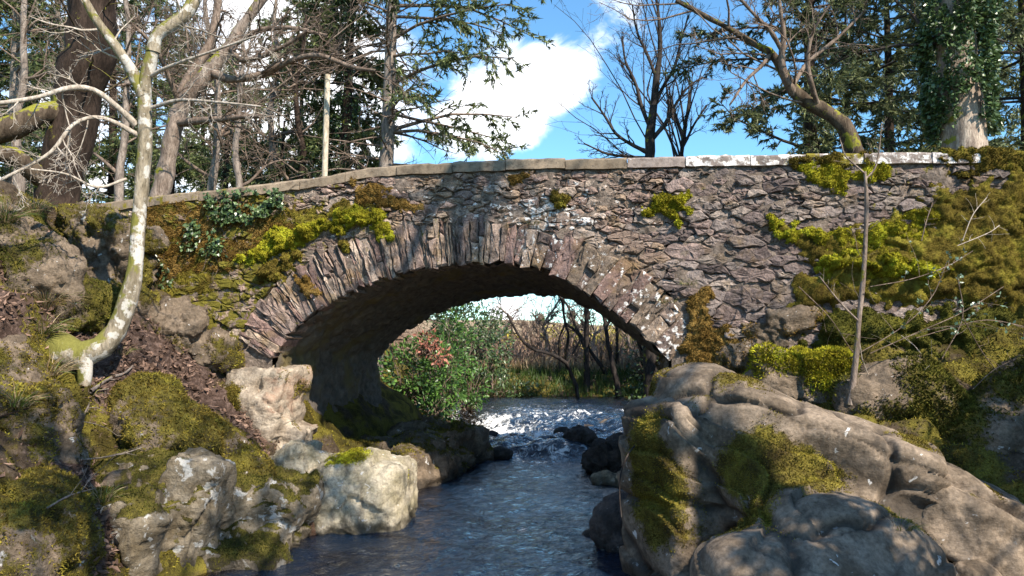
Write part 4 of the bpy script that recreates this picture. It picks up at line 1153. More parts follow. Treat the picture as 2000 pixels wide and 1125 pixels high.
def ivy_on(t, tr, rad, n, r, zlo, zhi, side=None, thick=.16, leaf=.075, mask=None):
    ib = Bag()
    z = r.uniform(zlo, zhi, n) + tr[0, 2]
    a = r.uniform(0, 2 * math.pi, n)
    cx = np.interp(z, tr[:, 2], tr[:, 0]); cy = np.interp(z, tr[:, 2], tr[:, 1]); rr = np.interp(z, tr[:, 2], rad)
    lump = fbm(np.c_[np.cos(a) * 1.2 + cx, np.sin(a) * 1.2 + cy, z * .8], 1.1, 3, .5, 3)
    q = rr + np.maximum(thick * (.5 + r.rand(n) + lump * 1.6), .01)
    p = np.c_[cx + np.cos(a) * q, cy + np.sin(a) * q, z]
    keep = lump > -.28
    if mask is not None: keep &= mask(a, z - tr[0, 2], lump)
    out = np.c_[np.cos(a), np.sin(a), -.6 * np.ones(n)]
    leaves(ib, p[keep], r, leaf * 1.3, leaf * .55, out[keep], out[keep] + np.array([0, 0, .8]))
    ib.build('ivy', L_IVY, t, smooth=False)

# -- the leaning beech on the left bank
beech, bc, br_ = bare_tree('beech_tree', 'pale lichen-spotted beech with a bent mossy base on the left bank', [
    [(95, 690, 10.2, 40), (130, 688, 10.0, 33), (175, 688, 9.9, 25), (216, 660, 9.95, 21), (246, 600, 10, 17), (261, 540, 10, 15), (268, 460, 10.05, 13.5), (276, 380, 10.1, 13), (280, 300, 10.1, 12.5), (284, 230, 10.1, 13.5), (284, 165, 10.1, 11.5), (300, 90, 10.1, 10)],
    [(170, 690, 9.85, 17), (168, 735, 9.8, 13), (160, 790, 9.75, 10), (148, 850, 9.7, 8)],
    [(284, 190, 10.1, 13), (262, 148, 10.1, 11), (236, 108, 10, 10), (205, 62, 9.95, 9), (172, 10, 9.9, 7), (130, -80, 9.8, 5)],
    [(298, 100, 10.1, 12), (306, 68, 10.1, 12), (338, 44, 10.15, 13), (368, 18, 10.2, 12), (392, -50, 10.3, 10), (400, -160, 10.4, 8)],
    [(266, 245, 10.1, 7), (228, 208, 10, 6), (184, 176, 9.9, 5.5), (135, 172, 9.7, 5), (70, 190, 9.5, 4.5), (-40, 205, 9.2, 4)],
    [(270, 265, 10.1, 5), (222, 238, 10, 4.5), (185, 228, 9.9, 4), (140, 245, 9.7, 4), (95, 300, 9.5, 3.5), (0, 352, 9.3, 3)],
    [(298, 210, 10.05, 4), (350, 196, 9.9, 3.2), (430, 200, 9.7, 2.6), (510, 208, 9.5, 1.8)],
    [(292, 150, 10.1, 4), (330, 130, 9.9, 3.4), (400, 105, 9.7, 2.6), (500, 70, 9.5, 1.8)],
    [(246, 350, 10.1, 3), (190, 366, 9.8, 2.5), (130, 340, 9.6, 2), (60, 330, 9.3, 1.5)]],
    BK_BEECH, TWIG_P, 3, [dict(count=9, len0=.42, ang=50, npts=8, wob=.16, up=.06, rr=.42, who=[2, 3, 4, 5, 6, 7, 8], tmin=.2, rmax=.02), dict(count=6, len0=.5, ang=42, npts=6, wob=.16, up=.02, rr=.55, rmax=.008), dict(count=4, len0=.5, ang=40, npts=5, wob=.14, up=0, rr=.6, rmax=.004)],
    trunk_n=4, minr=.0022, ground=False, n=22)
ash_r = np.random.RandomState(4)
# -- big dark trunk behind it, with a mossy limb
bare_tree('dark_trunk_tree', 'massive dark trunk with a mossy limb behind the beech', [
    [(105, 430, 14, 46), (112, 370, 14, 36), (128, 290, 14, 40), (150, 200, 14, 44), (172, 110, 14, 45), (182, 20, 14, 45), (188, -90, 14, 44), (200, -260, 14, 34)],
    [(140, 225, 14, 22), (100, 215, 13.7, 20), (60, 235, 13.4, 22), (10, 250, 13.2, 24), (-60, 260, 13, 23), (-200, 240, 12.6, 19), (-380, 170, 12.2, 12), (-520, 60, 12, 6)],
    [(95, 350, 13.9, 24), (60, 330, 13.6, 20), (20, 300, 13.3, 18), (-50, 290, 13, 15), (-180, 230, 12.8, 11), (-320, 130, 12.6, 6)]],
    BK_DARK, BK_MOSS, 6, [dict(count=14, len0=.12, ang=60, npts=7, wob=.2, up=.03, rr=.15, who=[0], rmax=.03, absl=2.0), dict(count=6, len0=.5, ang=45, npts=6, wob=.18, rr=.5)], trunk_n=1, ground=True, n=20)
# -- crooked oak
bare_tree('crooked_oak', 'crooked grey oak with bare spreading limbs behind the parapet', [
    [(300, 420, 18, 19), (322, 330, 18, 17), (338, 260, 18, 16), (350, 210, 18, 17), (378, 172, 18, 16), (412, 138, 18, 15), (440, 105, 18, 12), (470, 55, 18, 11), (505, 10, 18, 10), (545, -60, 18, 8)],
    [(345, 220, 18, 10), (362, 165, 18.3, 9), (392, 115, 18.6, 9), (415, 65, 18.8, 8), (425, 0, 19, 7), (430, -70, 19, 6)],
    [(415, 140, 18, 9), (450, 155, 17.8, 8), (510, 146, 17.6, 7), (560, 122, 17.3, 6), (620, 108, 17, 5), (690, 132, 16.8, 4), (735, 138, 16.6, 3)],
    [(470, 60, 18, 6), (455, 95, 17.6, 6), (480, 118, 17.3, 5), (550, 92, 17, 4), (600, 60, 16.8, 3)],
    [(352, 215, 18, 6), (330, 150, 17.5, 5), (300, 90, 17, 4), (250, 40, 16.6, 3)],
    [(340, 240, 18, 8), (400, 235, 17.5, 7), (460, 230, 17, 5), (515, 226, 16.7, 4)],
    [(430, 110, 18, 6), (500, 62, 17.8, 5), (570, 55, 17.5, 4), (640, 70, 17.2, 3)]],
    BK_OAK, TWIG_B, 9, [dict(count=11, len0=.4, ang=52, npts=8, wob=.26, up=.03, rr=.45, who=[1, 2, 3, 4, 5, 6], tmin=.15, rmax=.035), dict(count=7, len0=.5, ang=48, npts=6, wob=.24, rr=.5), dict(count=4, len0=.55, ang=45, npts=5, wob=.2, rr=.6, rmax=.008)],
    trunk_n=1, n=20, minr=.004)
# -- tangle of bare woodland trees behind on the left
def wild_limbs(px, d, top, rpx, r, lean=0):
    x0 = px; L = []
    trunk = [(x0, 430, d, rpx)]
    for k in range(1, 7):
        x0 += lean + r.normal() * 9; trunk.append((x0, 430 - (430 - top) * k / 6, d, rpx * (1 - .11 * k)))
    L.append(trunk)
    for k in range(5):
        j = r.randint(1, 6); a = trunk[j]; sg = r.choice([-1, 1])
        q = [(a[0], a[1], d, a[3] * .5)]
        xx, yy = a[0], a[1]
        for m in range(4):
            xx += sg * r.uniform(15, 38); yy -= r.uniform(-8, 34); q.append((xx, yy, d + r.normal() * .5, a[3] * (.42 - .09 * m)))
        L.append(q)
    return L
BG = [(30, 22, -120, 10, 'slim bare tree by the mossy bank far left of the crooked oak'), (232, 24, -100, 9, 'bare woodland tree between the beech and the dark trunk'), (400, 26, -60, 9, 'twisted bare tree standing right behind the crooked oak'),
      (468, 24, 40, 8, 'thin bare tree with upright stem between oak and wooden pole'), (520, 30, -30, 9, 'tall bare tree left of the wooden pole'), (582, 27, 30, 8, 'curved dark bare tree beside the wooden pole'), (120, 30, -80, 10, 'grey bare tree seen past the dark trunk')]
for i, (px, d, top, rp, lab) in enumerate(BG):
    r_ = np.random.RandomState(200 + i)
    bare_tree('bare_tree', lab, wild_limbs(px, d, top, rp, r_, r_.uniform(-4, 4)), BK_DARK if i in (5,) else BK_GREY, TWIG_B, 210 + i,
              [dict(count=8, len0=.55, ang=50, npts=8, wob=.24, up=.04, rr=.4, tmin=.2, rmax=.035), dict(count=6, len0=.5, ang=46, npts=6, wob=.22, rr=.5), dict(count=3, len0=.6, ang=42, npts=4, wob=.18, rr=.6)],
              group='bare woodland trees behind the left parapet', n=16, minr=.006)
# -- conifers on the left
conifer('fir_tree', 'dark drooping fir at the far left behind the beech', 10, 400, 26, 12, 17, 301, BK_GREY, nbr=75, blen=3.6, z0=3, per=9, twigs=9, droop=.3, nl=.24, nw=.035)
conifer('fir_tree', 'fir with green sprays behind the massive dark trunk', 215, 400, 34, 10, 20, 302, BK_DARK, nbr=70, blen=3.8, z0=2, per=9, twigs=8, nl=.26, nw=.04)
conifer('fir_tree', 'slender fir behind the crooked oak', 445, 400, 38, 10, 15, 303, BK_DARK, nbr=80, blen=3.0, z0=1, per=8, twigs=8, nl=.26, nw=.04)
conifer('fir_tree', 'low young fir just left of the wooden pole', 545, 400, 31, 7, 8.5, 304, BK_DARK, nbr=60, blen=2.6, z0=.5, per=9, twigs=8, nl=.24, nw=.04)
conifer('fir_tree', 'small fir between the beech and the crooked oak', 330, 400, 30, 6, 7.0, 305, BK_DARK, nbr=60, blen=2.6, z0=.5, per=9, twigs=8, nl=.24, nw=.04)
conifer('ivied_fir', 'dense dark ivied fir right behind the wooden pole', 672, 400, 28, 12, 20, 306, BK_DARK, nbr=120, blen=2.6, z0=1, per=12, twigs=11, nl=.24, nw=.05, ivy=5000, needle=L_NEEDLE)
conifer('pale_trunk_fir', 'tall fir with a pale bare trunk and drooping green branches', 738, 400, 24, 17, 20, 307, BK_GREY, nbr=26, blen=4.6, z0=5.5, per=13, twigs=15, dead=90, az=(-55, 40), droop=.34, nl=.20, nw=.035, lean=.022, shape=.5, twl=.85)
conifer('low_fir', 'low fir boughs behind the pole at the parapet', 620, 400, 24, 5, 4.2, 308, BK_DARK, nbr=45, blen=2.4, z0=.3, per=10, twigs=9, nl=.2, nw=.035)
for i, (px, d, h, lab) in enumerate([(90, 44, 21, 'tall dark fir deep in the wood past the massive trunk'), (290, 46, 23, 'tall fir deep in the wood behind the beech fork'), (390, 50, 22, 'dense fir deep in the wood behind the crooked oak'),
                                  (500, 48, 19, 'fir deep in the wood left of the wooden pole'), (590, 45, 22, 'tall fir deep in the wood just beside the ivied fir'), (-40, 36, 18, 'fir at the edge of the wood above the mossy limb')]):
    conifer('fir_tree', lab, px, 400, d, 7, h, 330 + i, BK_DARK, nbr=80, blen=3.6, z0=1.0, per=7, twigs=8, nl=.34, nw=.07, group='firs deep in the left wood', shape=.7, twl=.9)
conifer('cedar_tree', 'dark cedar deep behind the ivied trunk', 1880, 400, 38, 8, 21, 341, BK_DARK, L_NEEDLE2, nbr=90, blen=4.2, z0=1.0, per=9, twigs=11, nl=.30, nw=.05, shape=.5)
conifer('cedar_tree', 'dark cedar deep behind the straight trunked cedar', 1660, 400, 42, 8, 21, 342, BK_DARK, L_NEEDLE2, nbr=70, blen=4.2, z0=2.0, per=9, twigs=11, nl=.30, nw=.05, shape=.5)
# -- bare tree against the sky
bare_tree('slender_bare_tree', 'bare dark tree alone against the blue sky behind the parapet', [
    [(1268, 420, 30, 13), (1268, 320, 30, 10), (1270, 262, 30, 9), (1277, 200, 30, 7.5), (1283, 150, 30, 6), (1290, 90, 30, 4.5), (1285, 20, 30, 3), (1275, -40, 30, 2)],
    [(1268, 300, 30, 5), (1235, 282, 30, 4), (1205, 262, 30, 3), (1180, 225, 30, 2.3), (1155, 190, 30, 1.5)],
    [(1270, 250, 30, 4.5), (1252, 205, 30, 3.6), (1240, 160, 30, 3), (1222, 120, 30, 2.3), (1215, 70, 30, 1.5)],
    [(1275, 215, 30, 4.5), (1295, 170, 30, 3.6), (1318, 130, 30, 3), (1330, 80, 30, 2.2), (1345, 30, 30, 1.5)],
    [(1272, 275, 30, 5), (1300, 240, 30, 4), (1322, 200, 30, 3), (1345, 170, 30, 2), (1372, 150, 30, 1.4)],
    [(1282, 150, 30, 3.5), (1265, 110, 30, 3), (1245, 65, 30, 2.2), (1235, 10, 30, 1.4)],
    [(1268, 310, 30, 4), (1225, 305, 30, 3), (1185, 300, 30, 2.2), (1140, 280, 30, 1.4)]],
    BK_ALDER, TWIG_D, 31, [dict(count=12, len0=.42, ang=36, npts=7, wob=.14, up=.12, rr=.5, tmin=.15, rmax=.03), dict(count=6, len0=.45, ang=36, npts=6, wob=.14, up=.08, rr=.55), dict(count=4, len0=.45, ang=36, npts=4, wob=.12, up=.05, rr=.6)], n=16, minr=.0055)
bare_tree('slender_bare_tree', 'smaller bare tree beside the one alone against the sky', [
    [(1328, 420, 34, 7), (1330, 320, 34, 5), (1336, 260, 34, 4), (1345, 205, 34, 3), (1352, 160, 34, 2)],
    [(1332, 290, 34, 3), (1355, 245, 34, 2.2), (1380, 205, 34, 1.5)], [(1334, 265, 34, 3), (1318, 220, 34, 2.2), (1308, 180, 34, 1.5)]],
    BK_ALDER, TWIG_D, 32, [dict(count=10, len0=.42, ang=34, npts=6, wob=.12, up=.12, rr=.5, tmin=.15), dict(count=6, len0=.45, ang=34, npts=5, wob=.12, up=.06, rr=.6), dict(count=3, len0=.5, ang=34, npts=4, wob=.1, rr=.6)], n=14, minr=.006)
# -- leaning tree and pines on the right
_, lc, lr = bare_tree('leaning_tree', 'leaning tree with a forked mossy trunk behind the right parapet', [
    [(1700, 360, 19, 20), (1668, 292, 19, 17), (1640, 245, 19, 16), (1605, 215, 19, 14), (1572, 196, 19, 13), (1548, 172, 19, 11), (1530, 140, 19, 9), (1508, 104, 19, 8), (1475, 85, 19, 6.5), (1435, 62, 19, 5.5), (1375, 30, 19, 4.5), (1320, 0, 19, 4)],
    [(1550, 180, 19, 9), (1532, 150, 18.8, 8), (1526, 110, 18.7, 7), (1530, 65, 18.6, 5), (1522, 10, 18.5, 4), (1515, -40, 18.5, 3)],
    [(1505, 105, 19, 4), (1485, 130, 18.7, 3.5), (1455, 160, 18.5, 3), (1425, 205, 18.3, 2)],
    [(1600, 213, 19, 6), (1585, 170, 18.6, 5), (1578, 120, 18.4, 4), (1590, 60, 18.3, 3), (1620, 10, 18.2, 2)],
    [(1527, 100, 18.7, 5), (1505, 60, 18.5, 4), (1470, 25, 18.4, 3), (1440, -10, 18.3, 2.5)],
    [(1545, 170, 19, 5), (1580, 120, 19.3, 4), (1640, 70, 19.5, 3), (1690, 20, 19.6, 2.5)]],
    BK_MOSS, TWIG_B, 33, [dict(count=9, len0=.4, ang=50, npts=7, wob=.2, up=.04, rr=.45, tmin=.35, rmax=.03), dict(count=6, len0=.5, ang=45, npts=6, wob=.18, up=0, rr=.55), dict(count=4, len0=.5, ang=42, npts=5, wob=.16, rr=.6)], n=22, minr=.004)
conifer('cedar_tree', 'dark straight trunked cedar behind the leaning tree', 1592, 400, 27, 17, 19, 311, BK_DARK, L_NEEDLE2, nbr=60, blen=4.8, z0=2.2, per=15, twigs=20, droop=.12, nl=.22, nw=.035, up=.1, shape=.45, twl=.7)
conifer('cedar_tree', 'cedar with dark tiers between the leaning tree and ivied trunk', 1740, 400, 30, 14, 18, 312, BK_DARK, L_NEEDLE2, nbr=60, blen=4.6, z0=1.2, per=13, twigs=16, droop=.15, nl=.24, nw=.038, up=.06, shape=.45, twl=.75)
conifer('cedar_tree', 'dark cedar at the far right behind the ivied trunk', 2010, 400, 26, 14, 18, 313, BK_DARK, L_NEEDLE2, nbr=64, blen=4.4, z0=1.2, per=13, twigs=15, droop=.15, nl=.22, nw=.038, up=.06, shape=.45, twl=.75)
conifer('cedar_tree', 'low cedar branching toward the lone bare tree', 1500, 400, 31, 7, 6.0, 314, BK_DARK, L_NEEDLE2, nbr=26, blen=4.2, z0=1.5, per=13, twigs=15, droop=.12, nl=.22, nw=.035, up=.08, shape=.7)
# -- ivied trunk at the right end of the parapet
def ivied_trunk():
    r = np.random.RandomState(41)
    p0 = P(1893, 400, 18.5); gz = float(ground_z(p0[0], p0[1]))
    t = thing('ivied_tree', 'thick grey trunk clad in ivy at the right end of the parapet', 'tree', (p0[0], p0[1], gz))
    zz = np.linspace(0, 1, 18); H = 11
    tr = np.c_[p0[0] - .02 * zz * H, p0[1] + 0 * zz, gz - .2 + zz * H]
    rad = .52 * (1 - .25 * zz) + .25 * np.exp(-zz * 9)
    b = Bag(); tubes(b, tr[None], rad[None], 40)
    V = b.V[0]; c = np.stack([np.interp(V[:, 2], tr[:, 2], tr[:, k]) for k in (0, 1)], 1); o = V[:, :2] - c
    V[:, :2] = c + o * (1 + .10 * fbm(V * np.array([2.2, 2.2, .5]), 1.0, 3)[:, None])
    b.build('trunk', BK_IVY, t)
    front = -math.pi / 2
    def mask(a, z, lump):
        side = np.sin(a - front - 0.0)                       # +1 towards the right of the trunk
        edge = 4.8 - 1.1 * np.abs(side) + lump * .8
        return z > edge
    ivy_on(t, tr, rad, 26000, r, .3, 8, thick=.20, leaf=.085, mask=mask)
    bb = Bag()
    c = grow(tr[None], rad[None], r, 10, .3, 75, npts=8, wob=.15, up=.05, rr=.12, tmin=.5, absl=3.2, rmax=.06); tubes(bb, *c, 5)
    c2 = grow(c[0], c[1], r, 10, .4, 50, npts=6, wob=.15, rr=.5, absl=.9, droop=.2); tubes(bb, *c2, 3)
    nb = Bag(); needles(nb, c2[0], r, 40, .15, .02, .75, .12)
    bb.build('branches', TWIG_D, t); nb.build('crown', L_NEEDLE2, t)
ivied_trunk()

# -- the wooden pole beyond the parapet
def wooden_pole():
    a, b = P(634, 345, 17.5), P(640, 146, 17.5)
    gz = float(ground_z(a[0], a[1])) - .1
    d = (b - a) / np.linalg.norm(b - a); a2 = a - d * (a[2] - gz) / d[2]
    t = thing('wooden_pole', 'bare pale wooden pole standing upright behind the parapet', 'pole', a2)
    n = 14; u = np.linspace(0, 1, n)
    pp = a2 + (b - a2) * u[:, None]
    rad = np.full(n, .072) * (1 - .12 * u); bag = Bag()
    tubes(bag, pp[None], rad[None], 14)
    k = len(pp) * 14
    top = Bag(); ring = bag.V[0][-14:]
    bag.build('pole_shaft', mat_bark('weathered_pole_wood', (.40, .33, .24), (.58, .50, .39), 0, 3), t)
    c = ring.mean(0) + np.array([0, 0, .012])
    V = np.concatenate([ring, [c]]); i = np.arange(14)
    mesh_obj('pole_top', V, np.c_[i, (i + 1) % 14, np.full(14, 14)], mat_bark('pole_end_grain', (.42, .36, .27), (.55, .48, .38)), t)
wooden_pole()

# -- upstream: alders on the far bank, seen through the arch
AL = [([[(1145, 772, 31, 7), (1146, 720, 31, 5.5), (1144, 660, 31, 5), (1146, 600, 31, 4.5), (1142, 540, 31, 4), (1140, 460, 31, 3)], [(1145, 690, 31, 3), (1125, 640, 31, 2.5), (1110, 600, 31, 2), (1085, 570, 31, 1.5)]], 'straight dark alder trunk in the middle of the far bank'),
      ([[(1208, 765, 30, 6), (1198, 720, 30, 5), (1188, 670, 30, 4), (1180, 620, 30, 4), (1174, 560, 30, 3)], [(1183, 640, 30, 3), (1205, 600, 30, 2), (1220, 560, 30, 2)]], 'alder leaning left beside the gorse at the far bank'),
      ([[(1205, 760, 33, 4), (1205, 700, 33, 3.5), (1206, 640, 33, 3), (1208, 560, 33, 2.5)]], 'slim upright alder stem behind the leaning alder'),
      ([[(1135, 770, 29, 4), (1118, 735, 29, 4), (1106, 710, 28.5, 4), (1075, 692, 28, 3.6), (1045, 684, 27.5, 3.4), (1022, 668, 27, 3), (1005, 640, 27, 2.6), (990, 612, 27, 2)], [(1106, 712, 28.5, 2), (1125, 680, 28.5, 2), (1135, 660, 28.5, 1.5)]], 'low alder stem arching left over the stream'),
      ([[(1200, 770, 32, 4), (1180, 725, 32, 4), (1155, 690, 32, 3.5), (1130, 650, 32, 3), (1105, 632, 32, 2.6), (1098, 590, 32, 2), (1080, 560, 32, 2)], [(1104, 632, 32, 2), (1092, 665, 32, 2), (1094, 720, 32, 2)]], 'forked alder crossing behind the straight trunk'),
      ([[(1110, 760, 33, 3), (1105, 700, 33, 2.6), (1110, 650, 33, 2.4), (1102, 625, 33, 2.2), (1100, 560, 33, 1.8)]], 'thin alder rising left of the straight trunk'),
      ([[(1262, 770, 31, 5), (1255, 700, 31, 4), (1240, 640, 31, 3), (1230, 560, 31, 3)]], 'alder half hidden by the giant boulder')]
for i, (lm, lab) in enumerate(AL):
    bare_tree('alder_tree', lab, lm, BK_ALDER, TWIG_D, 60 + i, [dict(count=7, len0=.3, ang=45, npts=7, wob=.18, up=.08, rr=.45, tmin=.25, rmax=.02), dict(count=5, len0=.45, ang=42, npts=5, wob=.16, rr=.5), dict(count=3, len0=.5, ang=40, npts=4, wob=.15, rr=.6)],
              n=14, minr=.005, group='alders on the far bank upstream')

# ------------------------------------------------------------------ moss, ivy and small plants
def hit(px, py):
    """first surface on a sight line, for setting plants down on it"""
    dg = bpy.context.evaluated_depsgraph_get()
    d = Vector(ray(px, py)).normalized()
    okk, loc, nr, *_ = SC.ray_cast(dg, Vector(CAMP), d)
    return np.array(loc), np.array(nr)
def inpoly(q, poly):
    x, y = q[:, 0], q[:, 1]; ins = np.zeros(len(q), bool); dmin = np.full(len(q), 1e9)
    for i in range(len(poly)):
        a, b = poly[i], poly[(i + 1) % len(poly)]
        c = ((a[1] > y) != (b[1] > y)) & (x < (b[0] - a[0]) * (y - a[1]) / (b[1] - a[1] + 1e-12) + a[0]); ins ^= c
        ab = b - a; t = np.clip(((q - a) @ ab) / (ab @ ab), 0, 1)
        dmin = np.minimum(dmin, np.linalg.norm(q - (a + t[:, None] * ab), axis=1))
    return np.where(ins, dmin, -dmin)
def face_moss(name, label, poly_px, thick, mat, n, bl, seed, ws=.10, step=.024, holes=.0, terr=0.0, grow_=0.0, cat='moss', group=None, lump=.6):
    r = np.random.RandomState(seed)
    poly = np.array([FY(a, b, YF)[[0, 2]] for a, b in poly_px])
    lo, hi = poly.min(0) - .1, poly.max(0) + .1
    xs, zs = np.arange(lo[0], hi[0], step), np.arange(lo[1], hi[1], step)
    X, Z = np.meshgrid(xs, zs); q = np.c_[X.ravel(), Z.ravel()]; p3 = np.c_[q[:, 0], np.zeros(len(q)), q[:, 1]]
    d = inpoly(q, poly) + .16 * fbm(p3, 3.0, 5, .65, seed) - holes * np.clip(fbm(p3, 2.0, 3, .55, seed + 3), 0, 1)
    T = thick * np.sqrt(np.clip(d / ws, 0, 1)) * (.55 + lump * fbm(p3, 4.5, 4, .6, seed + 1)) + .02 * fbm(p3, 16, 2, .5, seed)
    if grow_: T = T + grow_ * np.clip(d, 0, 9) ** 1.2 * (1 + .35 * fbm(p3, 1.1, 3, .5, seed + 5))
    if terr:
        ph = q[:, 1] * 1.9 + 1.3 * fbm(p3, 1.0, 4, .55, seed + 7); fr = ph - np.floor(ph)
        T = T + terr * np.clip(d / .3, 0, 1) * (1 - np.abs(fr - .35) * 1.7)
    V = np.c_[q[:, 0], YF - .045 - T, q[:, 1]]
    i = np.arange(len(q)).reshape(X.shape)
    F = np.stack([i[:-1, :-1], i[:-1, 1:], i[1:, 1:], i[1:, :-1]], -1).reshape(-1, 4)
    F = F[(d[F] > 0).sum(1) >= 2]
    V[d <= 0, 1] = YF + .03
    used, inv = np.unique(F, return_inverse=True); V = V[used]; F = inv.reshape(-1, 4)
    base = np.array([V[:, 0].mean(), YF, V[:, 2].min()])
    b = Bag(); b.add(V, F, rv=np.full(len(V), .35))
    BV, BF, rv = blades(V, F, n, bl, bl * .26, r, tilt=1.0); b.add(BV, BF, rv=rv)
    o = b.build(name, mat, None, True, base)
    tag(o, label, cat, group, 'stuff' if False else None)
    return V, F
face_moss('moss_bank', 'broad terraced moss mass covering the right end of the wall', [(1500, 428), (1560, 432), (1640, 445), (1705, 432), (1765, 400), (1812, 362), (1845, 335), (1960, 325), (2090, 322), (2090, 640), (1900, 620), (1700, 620), (1560, 640), (1530, 590), (1545, 520), (1560, 490), (1510, 465)],
          .04, MOSS_O, 90000, .017, 71, ws=.25, step=.026, terr=.06, grow_=.11, holes=.55)
face_moss('shaded_moss', 'dark patchy moss low on the wall behind the brambles', [(1545, 600), (1700, 590), (1900, 590), (2090, 600), (2090, 800), (1720, 800), (1620, 730), (1560, 670)], .06, MOSS_D, 40000, .03, 69, ws=.2, step=.03, terr=.15, grow_=.30, holes=.45)
face_moss('moss_shelf', 'bright yellow green moss shelf jutting beside the thin sapling', [(1600, 500), (1660, 500), (1720, 505), (1800, 515), (1850, 528), (1790, 545), (1700, 540), (1620, 525)], .60, MOSS_B, 16000, .03, 72, ws=.13, lump=.25)
face_moss('moss_patch', 'bright moss along the upper edge of the right moss mass', [(1505, 430), (1580, 440), (1680, 450), (1740, 430), (1800, 395), (1830, 420), (1740, 475), (1640, 490), (1560, 480), (1515, 465)], .16, MOSS_B, 14000, .03, 73, holes=.2)
face_moss('moss_patch', 'yellow green moss around the sapling under the bright shelf', [(1580, 470), (1700, 470), (1800, 440), (1860, 470), (1850, 520), (1760, 560), (1640, 560), (1580, 530)], .12, MOSS_B, 24000, .022, 87, holes=.4, ws=.2)
face_moss('moss_cushion', 'single round bright moss cushion on the bare wall right of the arch', [(1265, 385), (1300, 375), (1340, 385), (1350, 410), (1325, 435), (1290, 428), (1265, 412)], .20, MOSS_B, 9000, .03, 74, ws=.12)
face_moss('moss_ledge', 'long yellow moss ledge rising above the left voussoirs', [(470, 505), (520, 470), (580, 440), (640, 425), (700, 405), (750, 412), (745, 440), (690, 445), (640, 462), (590, 482), (540, 500), (490, 520)], .24, MOSS_B, 22000, .032, 75, ws=.10, holes=.05)
face_moss('moss_patch', 'olive brown moss spread thinly over the left end of the wall', [(285, 400), (330, 388), (400, 385), (470, 395), (540, 425), (570, 445), (520, 480), (470, 520), (420, 540), (340, 560), (285, 600), (270, 540)], .07, MOSS_R, 42000, .035, 76, holes=.30)
face_moss('moss_skin', 'thin continuous moss skin over the rubble below the left parapet', [(280, 410), (400, 395), (480, 400), (600, 405), (700, 395), (760, 400), (700, 430), (600, 450), (500, 490), (430, 560), (330, 600), (275, 560)], .045, MOSS_O, 36000, .028, 70, holes=.42, ws=.2)
face_moss('moss_patch', 'small moss patch under the left coping above the ledge', [(690, 360), (730, 355), (790, 385), (830, 400), (800, 420), (740, 405), (700, 390)], .06, MOSS_R, 6000, .028, 77, holes=.2)
face_moss('moss_tuft', 'moss tuft on the voussoirs at the end of the yellow ledge', [(728, 440), (752, 440), (765, 465), (750, 472), (735, 458)], .16, MOSS_B, 2000, .028, 78, ws=.06)
face_moss('moss_tuft', 'twin moss tuft low on the left end of the arch ring', [(515, 530), (545, 510), (585, 495), (575, 530), (545, 548), (520, 548)], .20, MOSS_O, 4000, .03, 79, ws=.08)
face_moss('moss_tuft', 'small moss tuft on the slabs of the left arch ring', [(585, 550), (610, 545), (622, 565), (600, 575)], .15, MOSS_R, 1500, .028, 80, ws=.05)
face_moss('moss_tuft', 'little moss tuft between slabs under the yellow ledge', [(662, 475), (685, 472), (690, 492), (668, 498)], .15, MOSS_O, 1200, .028, 81, ws=.05)
face_moss('moss_fringe', 'yellow moss hanging below the white stained coping', [(1540, 325), (1600, 322), (1720, 322), (1740, 340), (1700, 362), (1640, 370), (1580, 362)], .10, MOSS_B, 9000, .03, 82, holes=.2)
face_moss('moss_patch', 'thin moss and lichen under the coping above the crown', [(990, 345), (1040, 340), (1050, 350), (1010, 358)], .05, MOSS_R, 1500, .025, 83, ws=.05)
face_moss('moss_tuft', 'small moss tuft above the crown of the arch', [(1080, 378), (1110, 372), (1120, 392), (1090, 398)], .10, MOSS_O, 1500, .028, 84, ws=.06)
face_moss('moss_patch', 'russet moss at the right foot of the arch', [(1345, 590), (1385, 565), (1390, 620), (1440, 650), (1445, 720), (1380, 725), (1335, 690)], .10, MOSS_R, 9000, .03, 85, holes=.18)
face_moss('moss_patch', 'green brown moss on the low wall beside the beech', [(270, 570), (330, 560), (360, 600), (330, 660), (350, 700), (300, 690), (265, 640)], .16, MOSS_O, 9000, .034, 86, holes=.1)
for i, (pl, lab) in enumerate([([(1835, 290), (1900, 296), (2040, 296), (2040, 330), (1840, 332)], 'dark moss over the far right coping'), ([(1510, 305), (1610, 302), (1700, 303), (1710, 320), (1520, 325)], 'green moss on the coping above the hanging fringe')]):
    face_moss('coping_moss', lab, pl, .09, MOSS_O, 7000, .028, 88 + i, ws=.05, holes=.05)

